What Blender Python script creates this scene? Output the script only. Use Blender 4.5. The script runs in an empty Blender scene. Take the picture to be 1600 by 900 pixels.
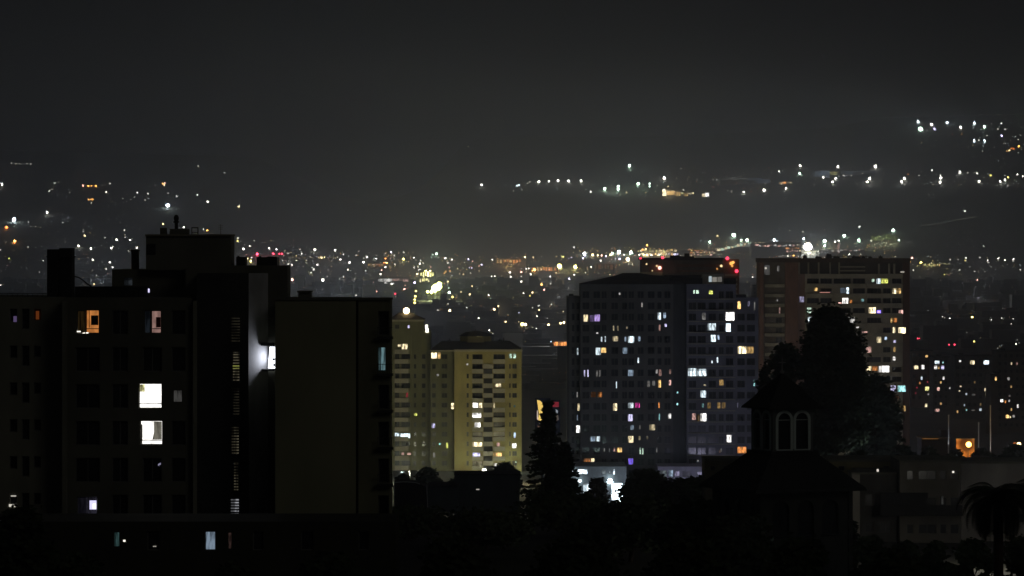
import bpy, math, random
from math import sin, cos, pi, exp, sqrt, radians
S = bpy.context.scene
COL = S.collection
rnd = random.Random(7)

# ------------------------------------------------------------------ camera
F = 6000.0            # focal length in photo pixels (1600 wide)
HZ = 385.0            # photo row of the level horizon
CH = 63.0             # camera height above the plain
cam = bpy.data.objects.new('camera', bpy.data.cameras.new('camera'))
COL.objects.link(cam); S.camera = cam
cam.location = (0, 0, CH); cam.rotation_euler = (radians(90), 0, 0)
cam.data.sensor_width = 36; cam.data.lens = 36 * F / 1600
cam.data.shift_y = (HZ - 450) / 1600
cam.data.clip_start = 1; cam.data.clip_end = 40000

# ------------------------------------------------------------------ night sky
W = bpy.data.worlds.new('World'); S.world = W; W.use_nodes = True
nt = W.node_tree; bg = nt.nodes['Background']
sky = nt.nodes.new('ShaderNodeTexSky'); sky.sky_type = 'NISHITA'; sky.sun_disc = False
sky.sun_elevation = radians(2); sky.sun_rotation = radians(200)
tc = nt.nodes.new('ShaderNodeTexCoord'); sp = nt.nodes.new('ShaderNodeSeparateXYZ')
nt.links.new(tc.outputs['Generated'], sp.inputs[0])
rp = nt.nodes.new('ShaderNodeValToRGB'); nt.links.new(sp.outputs['Z'], rp.inputs[0])
e = rp.color_ramp.elements
e[0].position = 0.0; e[0].color = (0.040, 0.041, 0.0385, 1)
e[1].position = 1.0; e[1].color = (0.030, 0.031, 0.034, 1)
for p_, c_ in ((0.035, (0.022, 0.0225, 0.023, 1)), (0.07, (0.007, 0.0074, 0.0085, 1)), (0.25, (0.012, 0.0125, 0.0145, 1))):
    n_ = e.new(p_); n_.color = c_
ad = nt.nodes.new('ShaderNodeMix'); ad.data_type = 'RGBA'; ad.blend_type = 'ADD'; ad.inputs[0].default_value = 0.0006
nt.links.new(rp.outputs[0], ad.inputs[6]); nt.links.new(sky.outputs[0], ad.inputs[7])
nt.links.new(ad.outputs[2], bg.inputs[0]); bg.inputs[1].default_value = 0.14

sun = bpy.data.objects.new('moon_glow', bpy.data.lights.new('moon_glow', 'SUN')); COL.objects.link(sun)  # dim sun lamp added for city skyglow, to give the facades form
sun.data.energy = 0.045; sun.data.angle = radians(20); sun.data.color = (1, .95, .82)
sun.rotation_euler = (radians(62), 0, radians(38))

S.view_settings.view_transform = 'Standard'; S.view_settings.look = 'None'
S.view_settings.exposure = 0; S.view_settings.gamma = 1
c = S.cycles
c.max_bounces = 3; c.diffuse_bounces = 2; c.glossy_bounces = 2; c.volume_bounces = 0; c.transparent_max_bounces = 8
c.sample_clamp_indirect = 0.4; c.use_denoising = True
c.use_light_tree = True; c.use_adaptive_sampling = False
SIG = 2.0e-4

# ------------------------------------------------------------------ materials
MATS = {}
def mat(name, col, rough=.85, var=.25, scale=.6, spec=.3, bump=0.0):
    if name in MATS: return MATS[name]
    m = bpy.data.materials.new(name); m.use_nodes = True; t = m.node_tree
    b = t.nodes['Principled BSDF']; b.inputs['Roughness'].default_value = rough
    b.inputs['Specular IOR Level'].default_value = spec
    g = t.nodes.new('ShaderNodeNewGeometry')
    n = t.nodes.new('ShaderNodeTexNoise'); n.inputs['Scale'].default_value = scale; n.inputs['Detail'].default_value = 6
    mp = t.nodes.new('ShaderNodeMapping'); mp.inputs['Scale'].default_value = (1, 1, .45)
    t.links.new(g.outputs['Position'], mp.inputs[0]); t.links.new(mp.outputs[0], n.inputs[0])
    r = t.nodes.new('ShaderNodeValToRGB'); t.links.new(n.outputs['Fac'], r.inputs[0])
    r.color_ramp.elements[0].position = .3; r.color_ramp.elements[1].position = .7
    r.color_ramp.elements[0].color = [v * (1 - var) for v in col] + [1]
    r.color_ramp.elements[1].color = [min(1, v * (1 + var)) for v in col] + [1]
    t.links.new(r.outputs[0], b.inputs['Base Color'])
    if bump:
        bn = t.nodes.new('ShaderNodeBump'); bn.inputs['Strength'].default_value = bump
        t.links.new(n.outputs['Fac'], bn.inputs['Height']); t.links.new(bn.outputs[0], b.inputs['Normal'])
    MATS[name] = m; return m

def lamp_mat(col, s, sampled=False):
    col = DEEP.get(col, col)
    s = round(math.log(max(s, .01)) / .18) * .18; key = ('lamp', col, s, sampled)
    if key in MATS: return MATS[key]
    m = bpy.data.materials.new('lantern_glow'); m.use_nodes = True; t = m.node_tree
    t.nodes.remove(t.nodes['Principled BSDF'])
    e = t.nodes.new('ShaderNodeEmission'); e.inputs[0].default_value = (*col, 1); e.inputs[1].default_value = exp(s)
    t.links.new(e.outputs[0], t.nodes['Material Output'].inputs[0])
    m.cycles.emission_sampling = 'AUTO' if sampled else 'NONE'
    MATS[key] = m; return m

def win_mat(col, s, kind='room', sampled=False):
    """a lit room behind glass: curtains and furniture break up the light"""
    key = ('win', col, round(s, 2), kind, sampled)
    if key in MATS: return MATS[key]
    m = bpy.data.materials.new('lit_window'); m.use_nodes = True; t = m.node_tree
    t.nodes.remove(t.nodes['Principled BSDF'])
    tcn = t.nodes.new('ShaderNodeTexCoord'); oi = t.nodes.new('ShaderNodeObjectInfo')
    mp = t.nodes.new('ShaderNodeMapping')
    mp.inputs['Scale'].default_value = (3.2, 1, .9) if kind == 'curtain' else (1.5, 1, 1.5)
    cb = t.nodes.new('ShaderNodeCombineXYZ'); mu = t.nodes.new('ShaderNodeMath'); mu.operation = 'MULTIPLY'; mu.inputs[1].default_value = 37
    t.links.new(oi.outputs['Random'], mu.inputs[0]); t.links.new(mu.outputs[0], cb.inputs[0]); t.links.new(mu.outputs[0], cb.inputs[1])
    t.links.new(cb.outputs[0], mp.inputs['Location'])
    t.links.new(tcn.outputs['Generated'], mp.inputs[0])
    n = t.nodes.new('ShaderNodeTexNoise'); n.inputs['Scale'].default_value = 1.6; n.inputs['Detail'].default_value = 2
    t.links.new(mp.outputs[0], n.inputs[0])
    mr = t.nodes.new('ShaderNodeMapRange'); mr.inputs[1].default_value = .36; mr.inputs[2].default_value = .60
    mr.inputs[3].default_value = (.28 if kind != 'plain' else .75) * s; mr.inputs[4].default_value = 1.35 * s
    t.links.new(n.outputs['Fac'], mr.inputs[0])
    e = t.nodes.new('ShaderNodeEmission'); e.inputs[0].default_value = (*col, 1)
    sx = t.nodes.new('ShaderNodeSeparateXYZ'); t.links.new(tcn.outputs['Generated'], sx.inputs[0])
    def mth(op, a, b):
        q = t.nodes.new('ShaderNodeMath'); q.operation = op
        for i_, v_ in enumerate((a, b)):
            if isinstance(v_, (int, float)): q.inputs[i_].default_value = v_
            elif v_ is not None: t.links.new(v_, q.inputs[i_])
        return q.outputs[0]
    r1 = oi.outputs['Random']; r2 = mth('FRACT', mth('MULTIPLY', r1, 7.3), None); r3 = mth('FRACT', mth('MULTIPLY', r1, 23.7), None)
    side = mth('GREATER_THAN', sx.outputs['X'], mth('SUBTRACT', mth('MULTIPLY', r2, 1.0), .45))       # a curtain at one side
    blind = mth('LESS_THAN', sx.outputs['Z'], mth('ADD', mth('MULTIPLY', r3, .9), .55))                # a blind let down from the top
    k1 = mth('ADD', mth('MULTIPLY', side, .7), .3); k2 = mth('ADD', mth('MULTIPLY', blind, .6), .4)
    t.links.new(mth('MULTIPLY', mr.outputs[0], mth('MULTIPLY', k1, k2)) if kind != 'plain' else mr.outputs[0], e.inputs[1])
    t.links.new(e.outputs[0], t.nodes['Material Output'].inputs[0])
    m.cycles.emission_sampling = 'AUTO' if sampled else 'NONE'
    MATS[key] = m; return m

C_ = dict(W=(1, .97, .92), C=(.78, .93, 1), B=(.50, .66, .85), L=(.70, .66, 1), P=(.48, .33, .76), Y=(1, .83, .5),
          A=(1, .62, .22), O=(1, .36, .09), R=(1, .05, .10), G=(.72, 1, .78), K=(1, .58, .5), M=(1, .08, .5),
          V=(.25, .16, 1), E=(.90, .95, .20), T=(.4, .85, .85), D=(1, .93, .35))
CN = dict(W='white', C='cool white', B='bluish', L='lavender', P='purple', Y='cream', A='amber', O='orange', R='red',
          G='pale green', K='pink', M='magenta', V='violet', E='yellow', T='teal', D='yellow')

DEEP = {C_['Y']: (1, .74, .36), C_['D']: (1, .80, .20), C_['A']: (1, .44, .10), C_['W']: (1, .94, .82), C_['O']: (1, .24, .05), C_['K']: (1, .45, .36)}      # street lanterns are deeper in colour than lit rooms
# ------------------------------------------------------------------ mesh builder
class MB:
    def __init__(s): s.v = []; s.f = []; s.m = []; s.cur = 0
    def face(s, pts):
        b = len(s.v); s.v += [tuple(p) for p in pts]; s.f.append(tuple(range(b, b + len(pts)))); s.m.append(s.cur)
    def box(s, x0, x1, y0, y1, z0, z1):
        if x1 < x0: x0, x1 = x1, x0
        b = len(s.v)
        s.v += [(x, y, z) for z in (z0, z1) for y in (y0, y1) for x in (x0, x1)]
        for q in ((0, 2, 3, 1), (4, 5, 7, 6), (0, 1, 5, 4), (2, 6, 7, 3), (0, 4, 6, 2), (1, 3, 7, 5)):
            s.f.append(tuple(b + i for i in q)); s.m.append(s.cur)
    def frustum(s, r0, r1, z0, z1):
        """rect (x0,x1,y0,y1) at z0 to rect at z1"""
        b = len(s.v)
        for (x0, x1, y0, y1), z in ((r0, z0), (r1, z1)):
            s.v += [(x0, y0, z), (x1, y0, z), (x0, y1, z), (x1, y1, z)]
        for q in ((0, 2, 3, 1), (4, 5, 7, 6), (0, 1, 5, 4), (2, 6, 7, 3), (0, 4, 6, 2), (1, 3, 7, 5)):
            s.f.append(tuple(b + i for i in q)); s.m.append(s.cur)
    def tube(s, p, q, r0, r1=None, n=8):
        r1 = r0 if r1 is None else r1
        d = [q[i] - p[i] for i in range(3)]; L = sqrt(sum(x * x for x in d)) or 1; d = [x / L for x in d]
        a = (1, 0, 0) if abs(d[2]) > .9 else (0, 0, 1)
        u = [d[1] * a[2] - d[2] * a[1], d[2] * a[0] - d[0] * a[2], d[0] * a[1] - d[1] * a[0]]
        l = sqrt(sum(x * x for x in u)); u = [x / l for x in u]
        w = [d[1] * u[2] - d[2] * u[1], d[2] * u[0] - d[0] * u[2], d[0] * u[1] - d[1] * u[0]]
        b = len(s.v)
        for (o, r) in ((p, r0), (q, r1)):
            for k in range(n):
                t = 2 * pi * k / n
                s.v.append(tuple(o[i] + r * (cos(t) * u[i] + sin(t) * w[i]) for i in range(3)))
        for k in range(n):
            s.f.append((b + k, b + (k + 1) % n, b + n + (k + 1) % n, b + n + k)); s.m.append(s.cur)
        s.f.append(tuple(b + k for k in range(n))[::-1]); s.m.append(s.cur)
        s.f.append(tuple(b + n + k for k in range(n))); s.m.append(s.cur)
    def ball(s, c0, rx, rz=None, n=8, m=5):
        rz = rz or rx; b = len(s.v)
        s.v.append((c0[0], c0[1], c0[2] + rz))
        for j in range(1, m):
            t = pi * j / m
            for k in range(n):
                s.v.append((c0[0] + rx * sin(t) * cos(2 * pi * k / n), c0[1] + rx * sin(t) * sin(2 * pi * k / n), c0[2] + rz * cos(t)))
        s.v.append((c0[0], c0[1], c0[2] - rz)); last = len(s.v) - 1
        for k in range(n):
            s.f.append((b, b + 1 + k, b + 1 + (k + 1) % n)); s.m.append(s.cur)
            o = b + 1 + (m - 2) * n
            s.f.append((last, o + (k + 1) % n, o + k)); s.m.append(s.cur)
        for j in range(m - 2):
            for k in range(n):
                o = b + 1 + j * n
                s.f.append((o + k, o + n + k, o + n + (k + 1) % n, o + (k + 1) % n)); s.m.append(s.cur)
    def build(s, name, mats, parent=None, org=(0, 0, 0), label=None):
        me = bpy.data.meshes.new(name)
        me.from_pydata([(x - org[0], y - org[1], z - org[2]) for x, y, z in s.v], [], s.f)
        for m in (mats if isinstance(mats, (list, tuple)) else [mats]): me.materials.append(m)
        me.polygons.foreach_set('material_index', s.m)
        me.update(); o = bpy.data.objects.new(name, me); COL.objects.link(o)
        if parent: o.parent = parent
        if label: o['label'] = label
        return o

def thing(name, label, cat, loc, group=None, rz=0):
    o = bpy.data.objects.new(name, None); COL.objects.link(o); o.location = loc; o.rotation_euler[2] = rz
    o['label'] = label; o['category'] = cat; o.empty_display_size = 1
    if group: o['group'] = group
    return o
def tag(o, label, cat, group=None):
    o['label'] = label; o['category'] = cat
    if group: o['group'] = group
    return o
def kind(o, k): o['kind'] = k; return o

def X(px, D): return (px - 800) / F * D
def Z(py, D): return CH - (py - HZ) / F * D
def pxbox(mb, x0, x1, y0, y1, D, dep):      # photo-sized box whose front stands at distance D
    mb.box(X(x0, D), X(x1, D), D, D + dep, Z(y1, D), Z(y0, D))

# ------------------------------------------------------------------ terrain
def smooth(a, b, x):
    t = max(0, min(1, (x - a) / (b - a))); return t * t * (3 - 2 * t)
CR = ((-9999, 240), (0, 235), (400, 245), (560, 320), (660, 300), (735, 212), (1000, 214), (1300, 200), (1420, 172), (1600, 165), (9999, 160))
def crest(px):
    for (a, u), (b, v) in zip(CR, CR[1:]):
        if px <= b: return u + (v - u) * (px - a) / (b - a)
    return 160
def gz(x, y):
    h = 32 * (1 - smooth(350, 950, y))
    if y > 5000:
        s0 = 7300 + 350 * sin(x / 900 + 1) + 150 * sin(x / 310)
        r = .16 * max(0, y - s0) * smooth(-200, 900, y - s0) + (5 + 5 * sin(x / 180 + y / 400)) * smooth(7500, 9000, y)
        cap = CH + (HZ - crest(x / y * F + 800)) / F * y
        h += min(r, cap, 405)
    return h
def hit(px, py, lift=6):
    D = 1300.0
    while D < 15000:
        if Z(py, D) <= gz(X(px, D), D) + lift: return D
        D += 20
    return 11000.0

ys = [-150, 0, 150] + list(range(250, 1100, 50)) + list(range(1100, 7000, 300)) + list(range(7000, 15001, 125))
xs = sorted(set([-5000, -4000, -3200] + list(range(-2600, 2601, 65)) + [3200, 4000, 5000]))
tb = MB()
tb.v = [(x, y, gz(x, y)) for y in ys for x in xs]; n = len(xs)
tb.f = [(j * n + i, j * n + i + 1, (j + 1) * n + i + 1, (j + 1) * n + i) for j in range(len(ys) - 1) for i in range(n - 1)]
tb.m = [0] * len(tb.f)
kind(tb.build('ground', mat('ground_earth', (.045, .045, .035), var=.5, scale=.02)), 'structure')

hz = MB(); hz.box(-5010, 5010, -165, 15010, -6.5, 420)
hm = bpy.data.materials.new('haze_air'); hm.use_nodes = True
hn = hm.node_tree; hn.nodes.remove(hn.nodes['Principled BSDF'])
pv = hn.nodes.new('ShaderNodeVolumePrincipled'); pv.inputs['Color'].default_value = (.78, .82, 1.0, 1)
pv.inputs['Density'].default_value = SIG; pv.inputs['Anisotropy'].default_value = 0.6
hn.links.new(pv.outputs[0], hn.nodes['Material Output'].inputs['Volume'])
kind(hz.build('haze', hm), 'stuff')

def T(D): return exp(-SIG * D)

# ------------------------------------------------------------------ shared materials
M_conc = mat('concrete_warm', (.26, .24, .18), scale=.35, var=.18)
M_conc_dk = mat('concrete_dark', (.17, .17, .135), scale=.35)
M_core = mat('core_render', (.05, .052, .05), scale=.5)
M_wing = mat('wing_render', (.26, .26, .21), scale=.35)
M_roofdk = mat('roof_felt', (.03, .03, .03))
M_metal = mat('dull_metal', (.035, .035, .035), rough=.5)
M_glass = mat('dark_glass', (.02, .022, .025), rough=.2, var=.3, spec=.6)
M_curt = mat('pale_curtain', (.30, .29, .27), scale=2, var=.4)
M_frame = mat('window_frame', (.18, .18, .17), rough=.6)
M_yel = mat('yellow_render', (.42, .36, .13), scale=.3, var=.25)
M_grn = mat('green_grey_render', (.20, .20, .105), scale=.25)  # duller green grey than the yellow render
M_pale = mat('pale_parapet', (.46, .43, .33), scale=.4, var=.12)
M_tile = mat('roof_tile', (.035, .03, .028))
M_grey = mat('grey_render', (.14, .14, .135), scale=.3)
M_blue = mat('bluish_render', (.19, .19, .24), scale=.3)
M_brick = mat('brick_red', (.22, .125, .10), scale=.6)
M_beige = mat('beige_render', (.36, .34, .29), scale=.35)
M_trunk = mat('bark', (.06, .045, .035), scale=3)
M_leaf = mat('dark_leaves', (.045, .06, .03), scale=.8, var=.5)
M_leaf2 = mat('grey_green_leaves', (.075, .09, .07), scale=.8, var=.5)
M_lead = mat('church_roof', (.03, .03, .028))
M_white = mat('painted_wood', (.62, .68, .65), rough=.6, var=.1)

# ------------------------------------------------------------------ facades
def punched(mb, x0, x1, y0, y1, D, openings, t=.3):
    """front wall between photo columns/rows, with real recesses t metres deep where the openings are"""
    ops = [o for o in openings if o[0] > x0 - 1e-6 and o[2] < x1 + 1e-6 and o[1] > y0 - 1e-6 and o[3] < y1 + 1e-6]
    bx = sorted(set([x0, x1] + [o[0] for o in ops] + [o[2] for o in ops])); by = sorted(set([y0, y1] + [o[1] for o in ops] + [o[3] for o in ops]))
    for j in range(len(by) - 1):
        cy = (by[j] + by[j + 1]) / 2; row = [o for o in ops if o[1] < cy < o[3]]
        run = None
        for i in range(len(bx) - 1):
            cx = (bx[i] + bx[i + 1]) / 2; inside = any(o[0] < cx < o[2] for o in row)
            if not inside and run is None: run = bx[i]
            if (inside or i == len(bx) - 2) and run is not None:
                xe = bx[i] if inside else bx[i + 1]
                mb.face([(X(run, D), D, Z(by[j + 1], D)), (X(xe, D), D, Z(by[j + 1], D)), (X(xe, D), D, Z(by[j], D)), (X(run, D), D, Z(by[j], D))]); run = None
    for (a, b, c_, d) in ops:
        xa, xb, za, zb = X(a, D), X(c_, D), Z(d, D), Z(b, D)
        mb.face([(xa, D, za), (xa, D, zb), (xa, D + t, zb), (xa, D + t, za)]); mb.face([(xb, D, za), (xb, D + t, za), (xb, D + t, zb), (xb, D, zb)])
        mb.face([(xa, D, zb), (xb, D, zb), (xb, D + t, zb), (xa, D + t, zb)]); mb.face([(xa, D, za), (xa, D + t, za), (xb, D + t, za), (xb, D, za)])
        mb.face([(xa, D + t, za), (xb, D + t, za), (xb, D + t, zb), (xa, D + t, zb)])
    return ops
def shell(mb, x0, x1, y0, y1, D, dep):       # sides, back and top behind a punched front
    a, b, z0, z1 = X(x0, D), X(x1, D), Z(y1, D), Z(y0, D)
    mb.face([(a, D, z0), (a, D, z1), (a, D + dep, z1), (a, D + dep, z0)]); mb.face([(b, D, z0), (b, D + dep, z0), (b, D + dep, z1), (b, D, z1)])
    mb.face([(a, D, z1), (b, D, z1), (b, D + dep, z1), (a, D + dep, z1)]); mb.face([(a, D + dep, z0), (a, D + dep, z1), (b, D + dep, z1), (b, D + dep, z0)])

def overlap(a, b): return a[0] < b[2] + .8 and b[0] < a[2] + .8 and a[1] < b[3] + .6 and b[1] < a[3] + .6

def window(root, org, r, D, t, litm=None, label=None, mull=True, fr=.06, name='window'):
    """frame + mullion + pane in one opening (photo rect r)"""
    mb = MB(); xa, xb, za, zb = X(r[0], D), X(r[2], D), Z(r[3], D), Z(r[1], D)
    y = D + t - .12; w = xb - xa; h = zb - za; f = min(fr, w * .12, h * .12)
    mb.cur = 0
    mb.box(xa + .004, xa + f, y, y + .07, za + .004, zb - .004); mb.box(xb - f, xb - .004, y, y + .07, za + .004, zb - .004)
    mb.box(xa + f, xb - f, y, y + .07, za + .004, za + f); mb.box(xa + f, xb - f, y, y + .07, zb - f, zb - .004)
    if mull and w > 1.1:
        k = max(2, int(round(w / 1.1)))
        for i in range(1, k):
            xm = xa + w * i / k; mb.box(xm - f * .45, xm + f * .45, y, y + .06, za + f, zb - f)
    mb.cur = 1
    mb.box(xa + f, xb - f, y + .075, y + .09, za + f, zb - f)
    return mb.build(name, [M_frame, litm or M_glass], root, org, label)

def fill(root, org, D, ops, lit, t=.3, cap=95, gain=1.0):
    """windows in all openings: the lit ones by their list, the others dark glass"""
    dark = [o for o in ops if not any(o == tuple(l[:4]) for l in lit)]
    for l in lit:
        x0, y0, x1, y1, k, s = l
        if tuple(l[:4]) not in ops: continue
        window(root, org, l[:4], D, t, win_mat(C_[k], s * gain / T(D), 'curtain' if (x1 - x0) > 7 else 'room'), CN[k] + ' lit window', mull=(x1 - x0) > 9)
    rnd.shuffle(dark)
    n = max(0, cap - len(lit))
    for o in dark[:n]: window(root, org, o, D, t)
    if dark[n:]:
        mb = MB()
        for o in dark[n:]:
            xa, xb, za, zb = X(o[0], D), X(o[2], D), Z(o[3], D), Z(o[1], D); mb.cur = 1
            mb.box(xa + .06, xb - .06, D + t - .08, D + t - .05, za + .06, zb - .06); mb.cur = 0
            mb.box((xa + xb) / 2 - .03, (xa + xb) / 2 + .03, D + t - .12, D + t - .085, za + .06, zb - .06)
        kind(mb.build('window', [M_frame, M_glass], root, org), 'stuff')

def grid_open(cols, rows, lit):
    out = []
    L = [tuple(l[:4]) for l in lit]
    for (a, b) in cols:
        for (c_, d) in rows:
            o = (a, c_, b, d)
            if not any(overlap(o, l) for l in L): out.append(o)
    return out + L
def ok(lit, x0, x1, y0, y1):
    """keep only lit windows inside this wall and not touching each other"""
    out = []
    for l in lit:
        if l[0] >= x0 and l[2] <= x1 and l[1] >= y0 and l[3] <= y1: out.append(l)
    return out

# ================================================================== LEFT APARTMENT BLOCK (285 m)
DL = 285.0
def seg(a, b): return (a, b)
root = thing('apartment_building', 'dark stepped block filling the left, with penthouse, orange and white lit windows', 'building', (X(200, DL), DL, gz(0, DL)))
og = tuple(root.location)
zf = lambda d: HZ + (CH - gz(0, d)) / d * F       # photo row of the ground at distance d
rows7 = [(485 + 57.6 * k, 523 + 57.6 * k) for k in range(9)]
litW = [(120, 485, 133, 521, 'A', .012), (134, 484, 155, 521, 'O', .42), (225, 485, 235.5, 521, 'B', .012), (236, 485, 252, 521, 'K', .22),
        (217, 599, 253, 638, 'W', 2.0), (219, 657, 254, 695, 'W', 1.6), (270, 609, 285, 629, 'W', .035), (120, 776, 152, 811, 'L', .02)]
ops = grid_open([(118, 156), (175, 200), (223, 253), (268, 290)], rows7, litW)
mb = MB(); ops = punched(mb, 100, 300, 465, zf(DL), DL, ops, .3); shell(mb, 100, 300, 465, zf(DL), DL, 16)
mb.build('wall', M_conc_dk, root, og)
for o in ops:
    l = [q for q in litW if tuple(q[:4]) == o]
    if l and l[0][5] > .1:
        k, s = l[0][4:]
        wd = window(root, og, o, DL, .3, win_mat(C_[k], s if k != 'W' else s * .9, 'plain', sampled=True), CN[k] + ' lit window with a low rail', mull=False)
        xa, xb, za, zb = X(o[0], DL), X(o[2], DL), Z(o[3], DL), Z(o[1], DL)
        m2 = MB(); m2.box(xa, xb, DL - .05, DL - .01, za + .32, za + .38)
        m2.build('rail', M_frame, wd)
        wd.children[0].location = (-og[0], -og[1], -og[2])
        m3 = MB()
        if k == 'O':
            m3.box(xb - .62, xb - .08, DL + .1, DL + .13, za + .62, zb - .42); m3.box(xa + .22, xa + .27, DL + .1, DL + .13, za + .4, zb - .05); cmat = mat('dark_cupboard', (.02, .006, .003))
        elif k == 'K':
            m3.box(xb - .40, xb - .06, DL + .1, DL + .13, za + .45, zb - .5); cmat = mat('red_cloth', (.25, .02, .02))
        elif o[1] < 620:
            m3.box(xa + .07, xa + .42, DL + .1, DL + .13, zb - .62, zb - .08); cmat = win_mat((1, .95, .45), .75)
        else:
            m3.box(xa + 1.02, xb - .07, DL + .1, DL + .13, za + .4, zb - .08); m3.box(xa + .07, xa + .16, DL + .1, DL + .13, za + .07, zb - .3)
            m3.face([(xa + .9, DL + .11, za + .4), (xa + 1.02, DL + .11, za + .4), (xa + 1.02, DL + .11, za + .95)]); cmat = win_mat((.8, .75, .6), .16, 'curtain')
        cu = m3.build('curtain', cmat, wd); cu.location = (-og[0], -og[1], -og[2])
    else:
        window(root, og, o, DL, .3, win_mat(C_[l[0][4]], l[0][5], 'curtain') if l else None, name='window')
# tiny bright things inside dim rooms
def glint(root, og, x0, y0, x1, y1, D, k, s, name='lamp', label=None, rot=0):
    m = MB(); m.cur = 0
    xa, xb, za, zb = X(x0, D), X(x1, D), Z(y1, D), Z(y0, D)
    m.face([(xa, D, za + rot), (xb, D, za - rot), (xb, D, zb - rot), (xa, D, zb + rot)])
    m.face([(xa, D + .05, za + rot), (xa, D + .05, zb + rot), (xb, D + .05, zb - rot), (xb, D + .05, za - rot)])
    return m.build(name, lamp_mat(C_[k], s), root, og, label)
glint(root, og, 140, 782, 150.5, 796, DL + .05, 'L', 1.1, 'curtain', 'pink lilac lit curtain'); glint(root, og, 145, 787, 150, 795, DL + .03, 'W', 1.6, 'curtain', 'white gap in the curtain')
glint(root, og, 120, 517, 126, 519, DL + .1, 'W', 1.4, 'lamp'); glint(root, og, 129, 519.5, 138, 522, DL + .1, 'W', 1.8, 'lamp', rot=-.02)
# lower west wing, faintly lit, three slim window columns
m = MB(); litw = [(21, 493, 26, 503, 'P', .10), (55, 486, 62, 500, 'O', .10)]
for y0_, y1_ in rows7: pass
opw = []
for k in range(8):
    y_ = 540 + 57.6 * (k - 1)
    opw += [(15, y_, 27, y_ + 20), (34, y_, 46, y_ + 32), (53, y_, 64, y_ + 18)]
opw = punched(m, -60, 100, 464, zf(DL + 2), DL + 2, opw, .3); shell(m, -60, 100, 464, zf(DL + 2), DL + 2, 13)
m.build('wall', M_wing, root, og, 'slightly paler wing wall')
for o in opw: window(root, og, o, DL + 2, .3, mull=False)
glint(root, og, 21, 494, 26, 503, DL + 1.97, 'P', .18, 'curtain'); glint(root, og, 56, 486, 61, 499, DL + 1.97, 'O', .10, 'curtain')
glint(root, og, 17, 774, 25, 776, DL + 1.95, 'W', .5, 'lamp'); glint(root, og, 14, 788, 24, 792, DL + 1.95, 'W', .7, 'lamp', rot=.01); glint(root, og, 37, 803, 44, 805, DL + 1.9, 'W', .06, 'lamp')
# corner rib between the two wings
m = MB(); pxbox(m, 97, 104, 470, zf(DL), DL - .6, 2); m.build('pilaster', M_wing, root, og)
m = MB(); pxbox(m, 301.5, 307.5, 470, zf(DL), DL - .6, 2); m.build('pilaster', M_wing, root, og)
# set-back upper mass and core tower
m = MB()
cps = [(360, 494, 376, 536), (362, 549, 375, 597), (362, 606, 375, 650), (360, 664, 374, 711), (364, 722, 373, 768), (359, 777, 374, 806)]
cops = punched(m, 307.5, 388, 427, zf(DL), DL - .3, cps, .4); shell(m, 307.5, 388, 427, zf(DL), DL - .3, 14)
m.build('stair_tower', M_core, root, og)
for i, o in enumerate(cops):
    br = (.010, .05, .012, .05, .035, .26)[cps.index(o)] if o in cps else .05
    w_ = window(root, og, o, DL - .3, .4, win_mat((1, .88, .58) if o[1] < 770 else (.9, .92, 1), br, 'room'), 'dim yellow stair window behind louvres', mull=False)
    m2 = MB(); z_ = Z(o[3], DL)
    while z_ < Z(o[1], DL) - .1:
        m2.box(X(o[0], DL), X(o[2], DL), DL - .29, DL - .24, z_, z_ + .11); z_ += .21
    q = m2.build('louvre', M_metal, w_, og)
glint(root, og, 363, 571, 374, 576, DL + .0, 'E', .2, 'lamp', 'yellow stair light')
m = MB(); pxbox(m, 290, 449, 415, 470, DL + 2.2, 4); pxbox(m, 388.3, 390, 427, zf(DL), DL + 1.5, 8)
pxbox(m, 392, 431.5, 427, 541, DL + 2.05, 8); pxbox(m, 392, 431.5, 577, zf(DL), DL + 2.05, 8); pxbox(m, 429, 432, 541, 577, DL + 2.05, 8)
pxbox(m, 430, 449, 427, 470, DL + 2.4, 4)
pxbox(m, 175, 290, 421, 466, DL + 6, 8)
m.build('upper_wall', M_conc_dk, root, og)
# oblique wall beside the lit bathroom window, facing right
m = MB(); a = (X(388.2, DL), DL + .2); b = (X(416.5, DL), DL + 1.75); zt, zb_ = Z(427, DL), Z(zf(DL), DL)
m.face([(a[0], a[1], zb_), (b[0], b[1], zb_), (b[0], b[1], zt), (a[0], a[1], zt)]); m.face([(a[0] - .2, a[1] + .1, zb_), (a[0] - .2, a[1] + .1, zt), (b[0] - .2, b[1] + .1, zt), (b[0] - .2, b[1] + .1, zb_)])
m.build('return_wall', mat('return_wall_render', (.45, .45, .47), scale=.8), root, og)
dD = DL + 1.9
m = MB(); m.cur = 1
m.box(X(418, dD), X(429.5, dD), dD, dD + .05, Z(575.5, dD), Z(542, dD)); m.cur = 0
m.face([(X(415.5, dD), dD - .03, Z(577, dD)), (X(418.6, dD), dD - .03, Z(577, dD)), (X(421.5, dD), dD - .03, Z(541, dD)), (X(415.5, dD), dD - .03, Z(541, dD))])
m.box(X(415, dD), X(430, dD), dD - .15, dD + .02, Z(578.5, dD), Z(576, dD)); m.box(X(425.5, dD), X(429.5, dD), dD - .06, dD - .01, Z(563, dD), Z(559.5, dD)); m.box(X(427, dD), X(429.5, dD), dD - .06, dD - .01, Z(573, dD), Z(568, dD))
m.build('window', [M_core, win_mat((.86, .90, 1), 3.4, 'plain', True)], root, og, 'bright white window squeezed in the recess')
m = MB(); m.box(X(410.5, dD), X(430, dD), dD - 1.25, dD - .05, Z(579, dD), Z(576, dD)); m.build('sill', M_core, root, og)
m = MB(); m.box(X(409, dD), X(430, dD), dD - .9, dD - .05, Z(540, dD), Z(535, dD)); m.build('light_cut_slab', M_core, root, og)  # slab added to cut the window light off the wall above
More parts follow.
